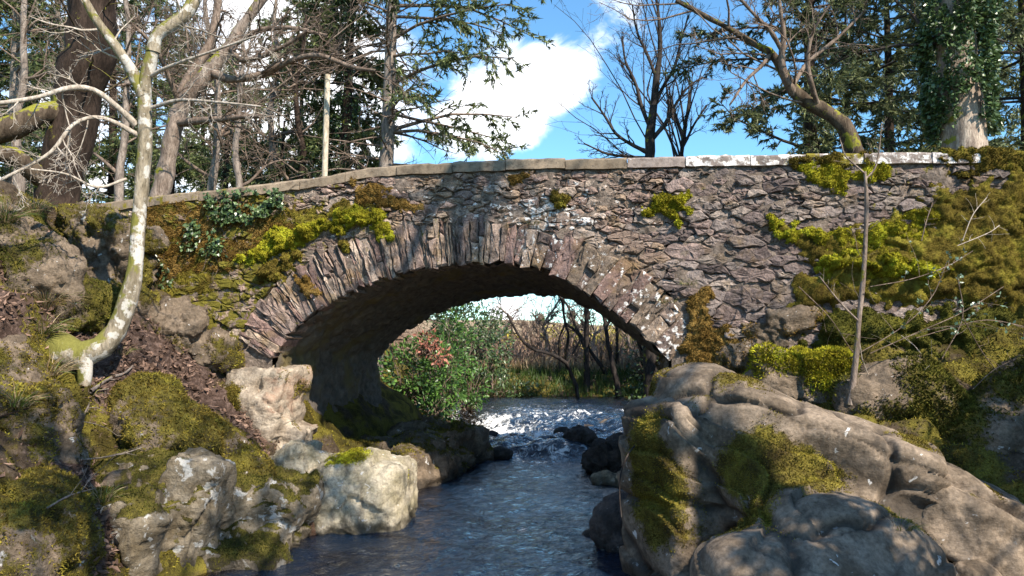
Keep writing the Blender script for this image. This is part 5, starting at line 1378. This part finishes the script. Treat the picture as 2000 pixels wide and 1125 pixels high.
def face_ivy(label, poly_px, n, seed, leaf=.055, thick=.16, mat=None):
    r = np.random.RandomState(seed)
    poly = np.array([FY(a, b, YF)[[0, 2]] for a, b in poly_px]); lo, hi = poly.min(0), poly.max(0)
    q = lo + (hi - lo) * r.rand(n * 4, 2); p3 = np.c_[q[:, 0], 0 * q[:, 0], q[:, 1]]
    d = inpoly(q, poly) + .18 * fbm(p3, 3, 3, .6, seed)
    q = q[(d > 0) & (fbm(p3, 5, 3, .5, seed + 1) > -.12)][:n]
    base = np.array([q[:, 0].mean(), YF, q[:, 1].min()])
    t = thing('ivy_plant', label, 'ivy', base)
    p = np.c_[q[:, 0], YF - .07 - thick * r.rand(len(q)), q[:, 1]]
    b = Bag(); leaves(b, p, r, leaf * 1.25, leaf * .5, np.tile([0, -.5, -.7], (len(p), 1)), np.array([0, -1.6, .6])); b.build('leaves', mat or L_IVY, t, smooth=False)
    sb = Bag(); m = 26
    s0 = q[r.randint(0, len(q), m)]; pp = np.zeros((m, 7, 3)); pp[:, 0] = np.c_[s0[:, 0], np.full(m, YF - .09), s0[:, 1]]
    dd = unit(np.c_[r.normal(size=m), np.zeros(m), -.6 + r.normal(size=m)])
    for j in range(1, 7):
        dd = unit(dd + np.c_[r.normal(size=m) * .4, np.zeros(m), r.normal(size=m) * .4]); pp[:, j] = pp[:, j - 1] + dd * .09
    tubes(sb, pp, np.full((m, 7), .004), 3); sb.build('stems', TWIG_B, t)
face_ivy('patch of dark ivy under the left parapet', [(405, 385), (470, 372), (545, 368), (560, 395), (520, 430), (455, 440), (410, 420)], 900, 91)
face_ivy('thin ivy trailing down the mossy left wall', [(360, 430), (430, 440), (450, 500), (400, 520), (370, 480)], 260, 92)
face_ivy('ivy hanging by the beech stem on the wall', [(275, 500), (320, 490), (345, 560), (310, 620), (280, 590)], 260, 93)

def tuft(name, label, px, py, n, L, seed, mats, cat='grass', spread=.10, group=None, wide=.006, droop=1.0):
    r = np.random.RandomState(seed)
    c, nr = hit(px, py)
    t = thing(name, label, cat, c, group)
    for k, (m, frac) in enumerate(mats):
        nn = int(n * frac); b = Bag()
        a = r.uniform(0, 2 * math.pi, nn); rad = spread * np.sqrt(r.rand(nn))
        p0 = c + np.c_[np.cos(a) * rad, np.sin(a) * rad, np.full(nn, -.02)]
        d = unit(np.c_[np.cos(a) * .7 + r.normal(size=nn) * .3 + nr[0] * .5, np.sin(a) * .7 + r.normal(size=nn) * .3 + nr[1] * .5, .9 + .5 * r.rand(nn)])
        ll = L * r.uniform(.5, 1.1, nn); pts = [p0]
        for j in range(4):
            pts.append(pts[-1] + d * (ll / 4)[:, None]); d = unit(d + np.array([0, 0, -.32 * droop]))
        s = unit(np.cross(d, r.normal(size=(nn, 3)))); V = []
        for j, p in enumerate(pts):
            w = wide * (1 - .22 * j) * (1 if j < 4 else .3); V += [p - s * w, p + s * w]
        V = np.stack(V, 1).reshape(-1, 3); base = np.arange(nn)[:, None] * 10
        F = np.concatenate([base + np.array([[2 * j, 2 * j + 1, 2 * j + 3, 2 * j + 2]]) for j in range(4)])
        b.add(V, F, rv=np.repeat(r.rand(nn), 10)); b.build('blades' if k == 0 else 'dry_blades', m, t)
GS = [(L_GRASS, .6), (L_STRAW, .4)]; SG = [(L_STRAW, .75), (L_GRASS, .25)]
for i, a in enumerate([
    ('sedge_tuft', 'drooping straw and green sedge on the bank left of the beech base', 95, 600, 260, .50, SG), ('sedge_tuft', 'green sedge clump hanging below the straw tuft', 85, 650, 170, .40, GS),
    ('sedge_tuft', 'straw grass tuft high on the left bank', 65, 415, 200, .42, SG), ('sedge_tuft', 'green grass clump at the top of the left bank', 12, 430, 200, .45, GS),
    ('sedge_tuft', 'small grass tuft on the lichen outcrop', 200, 975, 90, .28, GS), ('sedge_tuft', 'dry grass hanging by the beech root', 102, 730, 110, .40, SG),
    ('sedge_tuft', 'wisp of grass on the moss right of the beech stem', 305, 560, 60, .25, GS), ('sedge_tuft', 'tiny grass tuft on the right arch ring', 1305, 590, 60, .16, GS), ('sedge_tuft', 'tiny grass tuft in a joint above the right foot', 1345, 555, 50, .15, GS),
    ('sedge_tuft', 'grass sprig growing in a crack of the giant boulder', 1762, 1030, 60, .20, GS), ('sedge_tuft', 'grass blades on the ring right of the crown', 1040, 437, 50, .15, GS), ('sedge_tuft', 'grass at the mossy hollow under the beech', 40, 790, 90, .3, GS),
    ('fern_tuft', 'sparse fern tuft on the slope above the mossy mound', 235, 690, 60, .25, SG)]):
    tuft(*a[:6], 400 + i, a[6])

# leaf litter and moss fuzz on the banks
def sample(V, F, n, w, r):
    T = tris_of(F); A, B, C = V[T[:, 0]], V[T[:, 1]], V[T[:, 2]]
    nr = np.cross(B - A, C - A); pr = np.linalg.norm(nr, axis=1) * w[T].mean(1)
    k = r.choice(len(T), n, p=pr / pr.sum()); r1 = np.sqrt(r.rand(n, 1)); r2 = r.rand(n, 1)
    return A[k] * (1 - r1) + B[k] * r1 * (1 - r2) + C[k] * r1 * r2, unit(nr[k])
def bank_cover():
    r = np.random.RandomState(95)
    w = np.clip(GLIT - .18, 0, 1) * (GV[:, 2] > .1)
    p, nn = sample(GV, GF, 9000, w, r)
    b = Bag(); p = p[fbm(p, 2.2, 3, .6, 2) + .6 * r.rand(len(p)) > .12]; nn = np.tile(np.array([-.1, -.5, .85]), (len(p), 1)); leaves(b, p + nn * .012, r, .085 * (.45 + r.rand(len(p), 1)), .024, r.normal(size=p.shape) * np.array([1, 1, .25]), nn * 2.0, .5)
    tag(b.build('leaf_litter', L_LITTER, smooth=False), 'brown fallen beech leaves lying on the left bank', 'leaf litter', kind='stuff')
    near = (np.hypot(GV[:, 0] + 7, GV[:, 1] - 9.2) < 4.2) | (np.hypot(GV[:, 0] - 4.4, GV[:, 1] - 10.6) < 2.6)
    w = near * (GV[:, 2] > .15) * np.clip(GMOSS - .25, 0, 1) * np.clip(1 - GLIT * 1.6, 0, 1)
    BV, BF, rv = blades(GV, GF, 75000, .036, .011, r, w=w.astype(float))
    tag(mesh_obj('ground_moss', BV, BF, MOSS_O, smooth=True, attrs=dict(rv=rv)), 'green and olive moss carpet on both river banks', 'moss', kind='stuff')
    # fallen sticks
    for i, (q, lab) in enumerate([([(180, 770), (215, 745), (245, 735), (262, 720)], 'dead branch lying against the mossy mound'), ([(150, 850), (175, 800), (190, 770), (215, 765)], 'thin dead stick leaning by the beech root'), ([(0, 822), (30, 812), (60, 805)], 'short dark stick on the moss at the far left'),
                                  ([(95, 1000), (140, 975), (190, 960)], 'fallen twig across the dark gully'), ([(160, 905), (230, 895), (280, 880)], 'pale twig lying on the leaf litter ledge')]):
        pts = np.array([hit(a, c)[0] + np.array([0, -.03, .04]) for a, c in q])
        c = resample(np.c_[pts, np.linspace(.028, .012, len(pts)) if i == 0 else np.linspace(.012, .006, len(pts))], 10)
        bb = Bag(); tubes(bb, c[None, :, :3], c[None, :, 3], 6)
        rr = np.random.RandomState(500 + i); g = grow(c[None, :, :3], c[None, :, 3], rr, 4, .4, 45, npts=5, wob=.2, rr=.5); tubes(bb, *g, 4)
        tag(bb.build('fallen_branch', BK_GREY if i != 2 else BK_DARK, loc=pts.min(0)), lab, 'branch')
bank_cover()

# -- thin sapling and brambles on the right
_, sc_, sr_ = bare_tree('sapling', 'thin pale sapling rising straight in front of the mossy wall', [
    [(1660, 790, 9.9, 7), (1672, 700, 9.9, 5.5), (1678, 620, 9.9, 5), (1686, 540, 9.9, 4.6), (1690, 460, 9.9, 4.2), (1693, 400, 9.9, 3.8), (1689, 335, 9.9, 3)],
    [(1690, 340, 9.9, 2.2), (1665, 318, 9.85, 1.8), (1650, 302, 9.8, 1.2), (1640, 270, 9.8, .8)], [(1690, 350, 9.9, 2.4), (1708, 330, 9.95, 2), (1716, 300, 10, 1.6), (1722, 240, 10, 1)], [(1680, 630, 9.9, 2), (1640, 590, 9.8, 1.6), (1600, 540, 9.6, 1.2)]],
    BK_OAK, TWIG_B, 45, [dict(count=5, len0=.3, ang=40, npts=6, wob=.15, up=.06, rr=.4, tmin=.3, rmax=.004), dict(count=2, len0=.5, ang=40, npts=5, wob=.15, rr=.6)], n=16, minr=.0022, ground=False, trunk_n=4, merge=True)
def brambles():
    r = np.random.RandomState(46)
    arcs = [[(1675, 640), (1690, 720), (1740, 780), (1800, 785), (1822, 745), (1800, 690), (1760, 655)], [(1560, 560), (1620, 620), (1660, 680), (1690, 720)], [(1700, 690), (1790, 650), (1880, 610), (1960, 560)], [(1790, 660), (1860, 640), (1930, 625), (2010, 640)],
            [(1880, 470), (1900, 420), (1928, 385)], [(1870, 480), (1930, 455), (1952, 440)], [(1660, 700), (1760, 640), (1820, 580), (1850, 510)], [(1840, 700), (1880, 620), (1870, 540)], [(1900, 760), (1945, 720), (2010, 690)], [(1930, 830), (1950, 760), (2010, 730)], [(1880, 620), (1920, 690), (1960, 740)],
            [(1700, 560), (1780, 545), (1850, 520), (1900, 490)], [(1800, 470), (1810, 430), (1822, 395)]]
    BLAB = ['long bramble stem looping below the sapling over the mossy rocks', 'bramble stem slanting down to the foot of the sapling', 'leafy bramble stem reaching right from the sapling foot', 'bramble stem lying level across the shaded moss',
            'short straight bare stem standing out of the upper moss', 'forked bare stem beside the short straight one', 'leafy bramble stem climbing from the sapling to the upper moss', 'leafy upright bramble stem in the shaded moss', 'bramble stem arching over the shaded mossy rock',
            'bramble stem curving up behind the pool slab', 'bramble stem hanging down the dark bank', 'leafy bramble stem crossing the bright moss shelf', 'thin bare twig above the bright moss']
    for i, a in enumerate(arcs):
        dd = 9.6 + r.uniform(-.5, .5)
        L = [limb([(x, y, dd + .12 * k, 1.0 - .07 * k) for k, (x, y) in enumerate(a)], 14)]
        base = L[0][0][0]
        t = thing('bramble_stem', BLAB[i], 'bramble', base, 'bramble stems on the right bank')
        b = Bag(); tubes(b, L[0][0][None], L[0][1][None], 5)
        g = grow(L[0][0][None], L[0][1][None], r, 6, .35, 45, npts=6, wob=.18, rr=.6, up=.03, minr=.0018); tubes(b, *g, 3); b.build('stem', TWIG_P if i in (0, 4, 5) else TWIG_B, t)
        if i in (2, 6, 7, 11, 3):
            lb = Bag(); q = g[0].reshape(-1, 3); q = q[r.randint(0, len(q), 26)]
            leaves(lb, q, r, .055, .022, None, np.array([0, -1, 1.2])); lb.build('leaves', L_BRAMBLE, t, smooth=False)
brambles()
_c = P(1228, 960, 8.6)
bare_tree('dangling_twig', 'single thin twig curving down the water side of the giant boulder', [[(1262, 850, 9.0, 2), (1232, 880, 8.9, 1.8), (1215, 915, 8.8, 1.6), (1210, 960, 8.75, 1.5), (1214, 1010, 8.7, 1.2)]], TWIG_D, TWIG_D, 47, [], cat='twig', ground=False, n=12, minr=.002)

# -- upstream plants: rhododendron, gorse, reeds, brush
def shrub(name, label, blobs, n, leafm, leaf, seed, cat='shrub', stem=TWIG_B, group=None, droopy=True, stems=14):
    r = np.random.RandomState(seed)
    cs = np.array([b[0] for b in blobs]); base = np.array([cs[:, 0].mean(), cs[:, 1].mean(), 0.0]); base[2] = float(ground_z(base[0], base[1]))
    t = thing(name, label, cat, base, group); lb, sb = Bag(), Bag()
    for (c, rad) in blobs:
        c = np.array(c); rad = np.array(rad); m = int(n * rad.prod() / sum(np.prod(b[1]) for b in blobs))
        u = unit(r.normal(size=(m, 3))); q = u * (r.rand(m, 1) ** .35) * (1 + .35 * fbm(u * 2 + c, 1.3, 3, .5, seed)[:, None])
        p = c + q * rad; gz = ground_z(p[:, 0], p[:, 1]); p = p[(p[:, 2] > gz + .05)]
        dens = fbm(p, 1.8, 4, .6, seed + 2) > -.08
        p = p[dens]; u = unit(p - c)
        leaves(lb, p, r, leaf * 1.3, leaf * .32, u + np.array([0, 0, -.25 if droopy else .3]), np.array([0, -.6, 1.6]))
        m = stems; e = c + unit(r.normal(size=(m, 3))) * rad * .95
        b0 = np.array([c[0], c[1], max(float(ground_z(c[0], c[1])), c[2] - rad[2])]); tt = np.linspace(0, 1, 7)[None, :, None]
        pp = b0 + (e[:, None] - b0) * tt + r.normal(size=(m, 7, 3)) * .05; tubes(sb, pp, np.tile(np.linspace(.025, .006, 7), (m, 1)), 4)
    sb.build('stems', stem, t); lb.build('leaves', leafm, t, smooth=False)
FT = ['bare tree on the field beyond the gorse, nearest the rhododendron', 'bare tree on the field left of the arching alder', 'bare tree on the field behind the thin alder', 'bare tree on the field behind the straight alder', 'bare tree on the field behind the leaning alder', 'bare tree on the field beside the dark thicket',
      'small bare tree far out on the field', 'small bare tree far out behind the gorse', 'low bare tree at the foot of the hill']
for i, (px, d, h) in enumerate([(985, 44, 70), (1030, 52, 60), (1070, 40, 95), (1120, 55, 80), (1165, 42, 120), (1235, 46, 110), (1050, 85, 40), (1140, 90, 42), (1010, 100, 38)]):
    r_ = np.random.RandomState(800 + i); y0 = 700 - 0.5 * (d - 40)
    tr = [(px + r_.normal() * 4 * k, y0 + 30 - (h + 60) * k / 5, d, (4.2 - .6 * k) * 45 / d) for k in range(6)]
    lm = [tr] + [[(tr[k][0], tr[k][1], d, tr[k][3] * .6), (tr[k][0] + sg * 12, tr[k][1] - 12, d, tr[k][3] * .5), (tr[k][0] + sg * 22, tr[k][1] - 26, d, tr[k][3] * .35)] for k, sg in ((1, 1), (2, -1), (3, 1), (3, -1))]
    bare_tree('field_tree', FT[i], lm, BK_GREY, TWIG_B, 820 + i, [dict(count=9, len0=.5, ang=45, npts=6, wob=.18, up=.06, rr=.5, tmin=.1), dict(count=6, len0=.5, ang=42, npts=5, wob=.16, rr=.6)], group='bare trees on the field upstream', n=10, minr=.017)
shrub('rhododendron', 'big glossy green rhododendron on the left bank beyond the arch', [(P(840, 735, 22.5), (1.1, 1.1, 1.3)), (P(885, 690, 24.5), (.8, 1.0, 1.5)), (P(850, 800, 21.5), (.7, .8, .5)), (P(915, 760, 25), (.7, .9, .8)), (P(790, 745, 22), (.9, .8, 1.2))], 9000, L_RHODO, .115, 601, stems=34)
shrub('rhododendron', 'taller dark evergreen bush behind the big rhododendron', [(P(925, 640, 28), (1.1, 1.0, 1.2)), (P(960, 680, 30), (.8, 1.0, 1.5)), (P(880, 630, 27), (.9, 1, 1.2))], 5500, L_IVY, .13, 602)
shrub('red_leaved_bush', 'patch of dry red leaves beside the rhododendron', [(P(835, 670, 21.6), (.35, .4, .35)), (P(860, 695, 21.4), (.25, .3, .25))], 500, L_RED, .10, 603, stems=8)
shrub('bank_shrub', 'low dark green shrub at the far water edge below the alders', [(P(1010, 775, 31), (1.2, .8, .6)), (P(1075, 782, 32), (1.3, .8, .5)), (P(1160, 785, 31.5), (1.3, .8, .5)), (P(1235, 785, 30), (1.2, .8, .6))], 6000, L_IVY, .12, 604)
shrub('dark_thicket', 'dark twiggy thicket right of the alders', [(P(1275, 700, 31), (1.2, 1, 1.6)), (P(1310, 740, 30), (1, 1, 1.5))], 2500, L_IVY, .12, 605, stems=90)
for i, (px, py, d, w, lab) in enumerate([(1085, 665, 62, 1.7, 'gorse bush in yellow flower left of the straight alder'), (1125, 685, 58, 1.3, 'low gorse bush behind the straight alder'), (1195, 660, 66, 1.8, 'gorse bush in yellow flower right of the straight alder'), (1240, 645, 52, 1.4, 'gorse bush near the giant boulder side of the field'), (985, 672, 60, 1.4, 'gorse bush beside the rhododendron'), (1165, 690, 50, 1.1, 'small gorse bush among the reeds')]):
    c = P(px, py, d); c[2] = float(ground_z(c[0], c[1])) + w * .75
    shrub('gorse_bush', lab, [(c, (w, w, w * .8)), (c + np.array([w * .8, .4, -.2]), (w * .7, w * .7, w * .6))], 2600, L_GORSE, .16, 620 + i, droopy=False, group='gorse on the rough field')
def reeds():
    r = np.random.RandomState(98)
    n = 42000; Y = 33 + 95 * r.rand(n) ** 1.6; X = Y * r.uniform(-.42, .22, n) - 1
    Z = ground_z(X, Y); H = r.uniform(.3, .95, n) * (.7 + .6 * np.clip(fbm(np.c_[X, Y, Z], .12, 3) + .5, 0, 1.3))
    p = np.c_[X, Y, Z - .05]; s = unit(np.c_[r.normal(size=(n, 2)), np.zeros(n)]); d = np.c_[r.normal(size=(n, 2)) * .25, np.ones(n)]
    W = r.uniform(.012, .03, n)[:, None] * (1 + Y[:, None] / 60)
    V = np.stack([p - s * W, p + s * W, p + d * H[:, None]], 1).reshape(-1, 3)
    tag(mesh_obj('dry_reeds', V, np.arange(3 * n).reshape(n, 3), L_STRAW, attrs=dict(rv=np.repeat(r.rand(n), 3))), 'straw coloured reeds and dead bracken on the field upstream', 'reeds', kind='stuff')
    # bare scrub: reddish twig clumps
    m = 950; Y = 33.5 + 85 * r.rand(m) ** 1.5; X = Y * r.uniform(-.40, .22, m) - 1; Z = ground_z(X, Y)
    b = Bag(); k = 6
    p0 = np.repeat(np.c_[X, Y, Z], k, 0); dd = unit(r.normal(size=(m * k, 3)) * .45 + np.array([0, 0, 1])); L = np.repeat(r.uniform(.9, 3.0, m), k) * r.uniform(.5, 1, m * k)
    pp = np.zeros((m * k, 4, 3)); pp[:, 0] = p0
    for j in range(1, 4):
        dd = unit(dd + r.normal(size=dd.shape) * .2); pp[:, j] = pp[:, j - 1] + dd * (L / 3)[:, None]
    rad = np.tile(np.array([.030, .024, .018, .010]), (m * k, 1)) * (.6 + pp[:, :1, 1] / 70); tubes(b, pp, rad, 3)
    c = grow(pp, rad, r, 2, .6, 40, npts=3, wob=.15, up=.1, rr=.6, minr=.008); tubes(b, *c, 3)
    tag(b.build('bare_scrub', mat_bark('scrub_twig', (.22, .14, .10), (.42, .30, .23))), 'tangle of bare brown scrub on the rising field upstream', 'scrub', kind='stuff')
    n = 9000; X = r.uniform(-9, 3, n); Y = r.uniform(29, 35, n); Z = ground_z(X, Y); keep = Z > .5; X, Y, Z = X[keep], Y[keep], Z[keep]; n = len(X)
    p = np.c_[X, Y, Z - .03]; s = unit(np.c_[r.normal(size=(n, 2)), np.zeros(n)]); d = np.c_[r.normal(size=(n, 2)) * .4, np.ones(n)]
    V = np.stack([p - s * .02, p + s * .02, p + d * r.uniform(.2, .5, n)[:, None]], 1).reshape(-1, 3)
    tag(mesh_obj('bank_grass', V, np.arange(3 * n).reshape(n, 3), L_GRASS, attrs=dict(rv=np.repeat(r.rand(n) * .12, 3))), 'green grass along the far water edge', 'grass', kind='stuff')
reeds()
for i, (px, py, d) in enumerate([(1118, 645, 260), (1058, 645, 320)]):
    conifer('far_conifer', ['tallest far conifer on the hill line behind the alders', 'far conifer on the hill line between the rhododendron and alders', 'far conifer on the hill line behind the gorse', 'far conifer on the hill line beside the rhododendron'][i], px, py, d, 2, [7, 4][i], 640 + i, BK_DARK, nbr=50, blen=1.5, z0=.5, per=4, twigs=5, nl=.7, nw=.15, shape=1.25, twl=.5, group='far conifers on the hill line')

# -- trees standing outside the picture on the near right bank: their shadows fall across the scene
def shade_trees():
    def W(*rows): return np.array(rows, float)
    for name, label, pts, seed, lv in (
        ('bare_ash', 'tall bare ash on the near right bank behind the photographer', [W((8.6, 1.2, 1.5, .26), (8.4, 1.6, 6, .2), (8.2, 2, 10, .16), (7.8, 2.3, 14, .11), (7.5, 2.5, 18, .05)), W((8.3, 1.8, 8, .12), (7.2, 3, 10.5, .09), (6.2, 3.8, 12.5, .06), (5.4, 4.4, 14.5, .03)), W((8.2, 2, 10, .1), (7.0, 1.2, 12, .08), (5.6, .8, 14, .05), (4.4, .4, 15, .03)), W((7.6, 2.4, 16.5, .13), (6.4, 4.2, 17.2, .12), (5.4, 4.9, 15.7, .11), (4.5, 4.95, 14.1, .10), (3.5, 5, 12.0, .06)), W((7.55, 2.45, 17, .12), (6.5, 4.4, 17.6, .11), (5.9, 4.9, 16, .10), (5.5, 4.95, 14.6, .09), (5.1, 5, 13.0, .05))], 701, 9),
        ('bare_oak', 'spreading bare oak on the bank behind the photographer', [W((4.5, -2.5, 1.2, .24), (4.3, -2.2, 5, .2), (4.0, -1.6, 8, .16), (3.6, -1, 11, .12), (3.2, -.6, 14, .05)), W((4.2, -1.9, 6.5, .12), (3.0, -.6, 8.5, .09), (1.8, .4, 9.8, .06), (.6, 1.2, 10.8, .03)), W((4, -1.6, 8, .11), (2.4, -2, 10, .08), (1, -2.2, 11, .05), (-.8, -2, 12, .03)), W((3.9, -1.4, 9, .1), (4.6, .2, 10.5, .07), (4.8, 1.6, 11.6, .04), (4.6, 2.6, 12.4, .02))], 702, 13)):
        r = np.random.RandomState(seed); t = thing(name, label, 'tree', (pts[0][0, 0], pts[0][0, 1], float(ground_z(pts[0][0, 0], pts[0][0, 1]))))
        c = [resample(p, 14) for p in pts]; Pp = np.stack([a[:, :3] for a in c]); R = np.stack([a[:, 3] for a in c])
        for q in range(1, len(c)): Pp[q, 0] = Pp[0, np.linalg.norm(Pp[0] - Pp[q, 0], axis=1).argmin()]
        tb, bb = Bag(), Bag(); tubes(tb, Pp, R, 10)
        g = grow(Pp, R, r, lv, .35, 48, npts=8, wob=.16, up=.06, rr=.45, tmin=.3, rmax=.05); tubes(bb, *g, 5)
        g2 = grow(g[0], g[1], r, 6, .5, 45, npts=6, wob=.16, rr=.5); tubes(bb, *g2, 3)
        tb.build('trunk', BK_GREY, t); tag(bb.build('branches', TWIG_B, t), kind='stuff')
        if seed == 702:
            lb = Bag(); q = g2[0].reshape(-1, 3); q = q[fbm(q, .55, 2, .5, 3) > .12]; q = q[r.randint(0, len(q), 3500)] + r.normal(size=(3500, 3)) * .10
            leaves(lb, q, r, .12, .05); lb.build('ivy', L_IVY, t, smooth=False)
    r = np.random.RandomState(703); b0 = np.array([9.8, 5.9, float(ground_z(9.8, 5.9))])
    t = thing('holly_tree', 'dense evergreen holly on the right bank outside the picture', 'tree', b0)
    tb = Bag(); tr = np.c_[np.full(8, b0[0]), np.full(8, b0[1]), np.linspace(b0[2], 8, 8)]; tubes(tb, tr[None], np.linspace(.2, .05, 8)[None], 8); tb.build('trunk', BK_GREY, t)
    lb = Bag(); u = unit(r.normal(size=(26000, 3))); q = u * r.rand(26000, 1) ** .4
    p = np.array([9.7, 5.9, 6.0]) + q * np.array([1.7, 2.0, 2.1]); p = p[fbm(p, .9, 3, .55, 4) > -.12]
    leaves(lb, p, r, .13, .05); lb.build('crown', L_IVY, t, smooth=False)
shade_trees()
def yew():
    r = np.random.RandomState(704); b0 = np.array([8.0, 2.6, float(ground_z(8.0, 2.6))])
    t = thing('yew_tree', 'overhanging yew on the near right bank outside the picture', 'tree', b0)
    tb = Bag(); c = resample(np.array([(8.0, 2.6, b0[2] - .1, .22), (7.8, 2.9, 3.5, .18), (7.2, 3.3, 5.0, .12), (6.2, 3.6, 5.7, .07), (4.9, 3.9, 5.9, .03)]), 14); tubes(tb, c[None, :, :3], c[None, :, 3], 8); tb.build('trunk', BK_GREY, t)
    u = unit(r.normal(size=(9000, 3))); p = np.array([6.1, 3.5, 5.7]) + u * r.rand(9000, 1) ** .45 * np.array([1.8, 1.0, .8]); p = p[fbm(p, 1.3, 3, .55, 5) > .0]
    lb = Bag(); leaves(lb, p, r, .11, .035); lb.build('crown', L_NEEDLE, t, smooth=False)
yew()
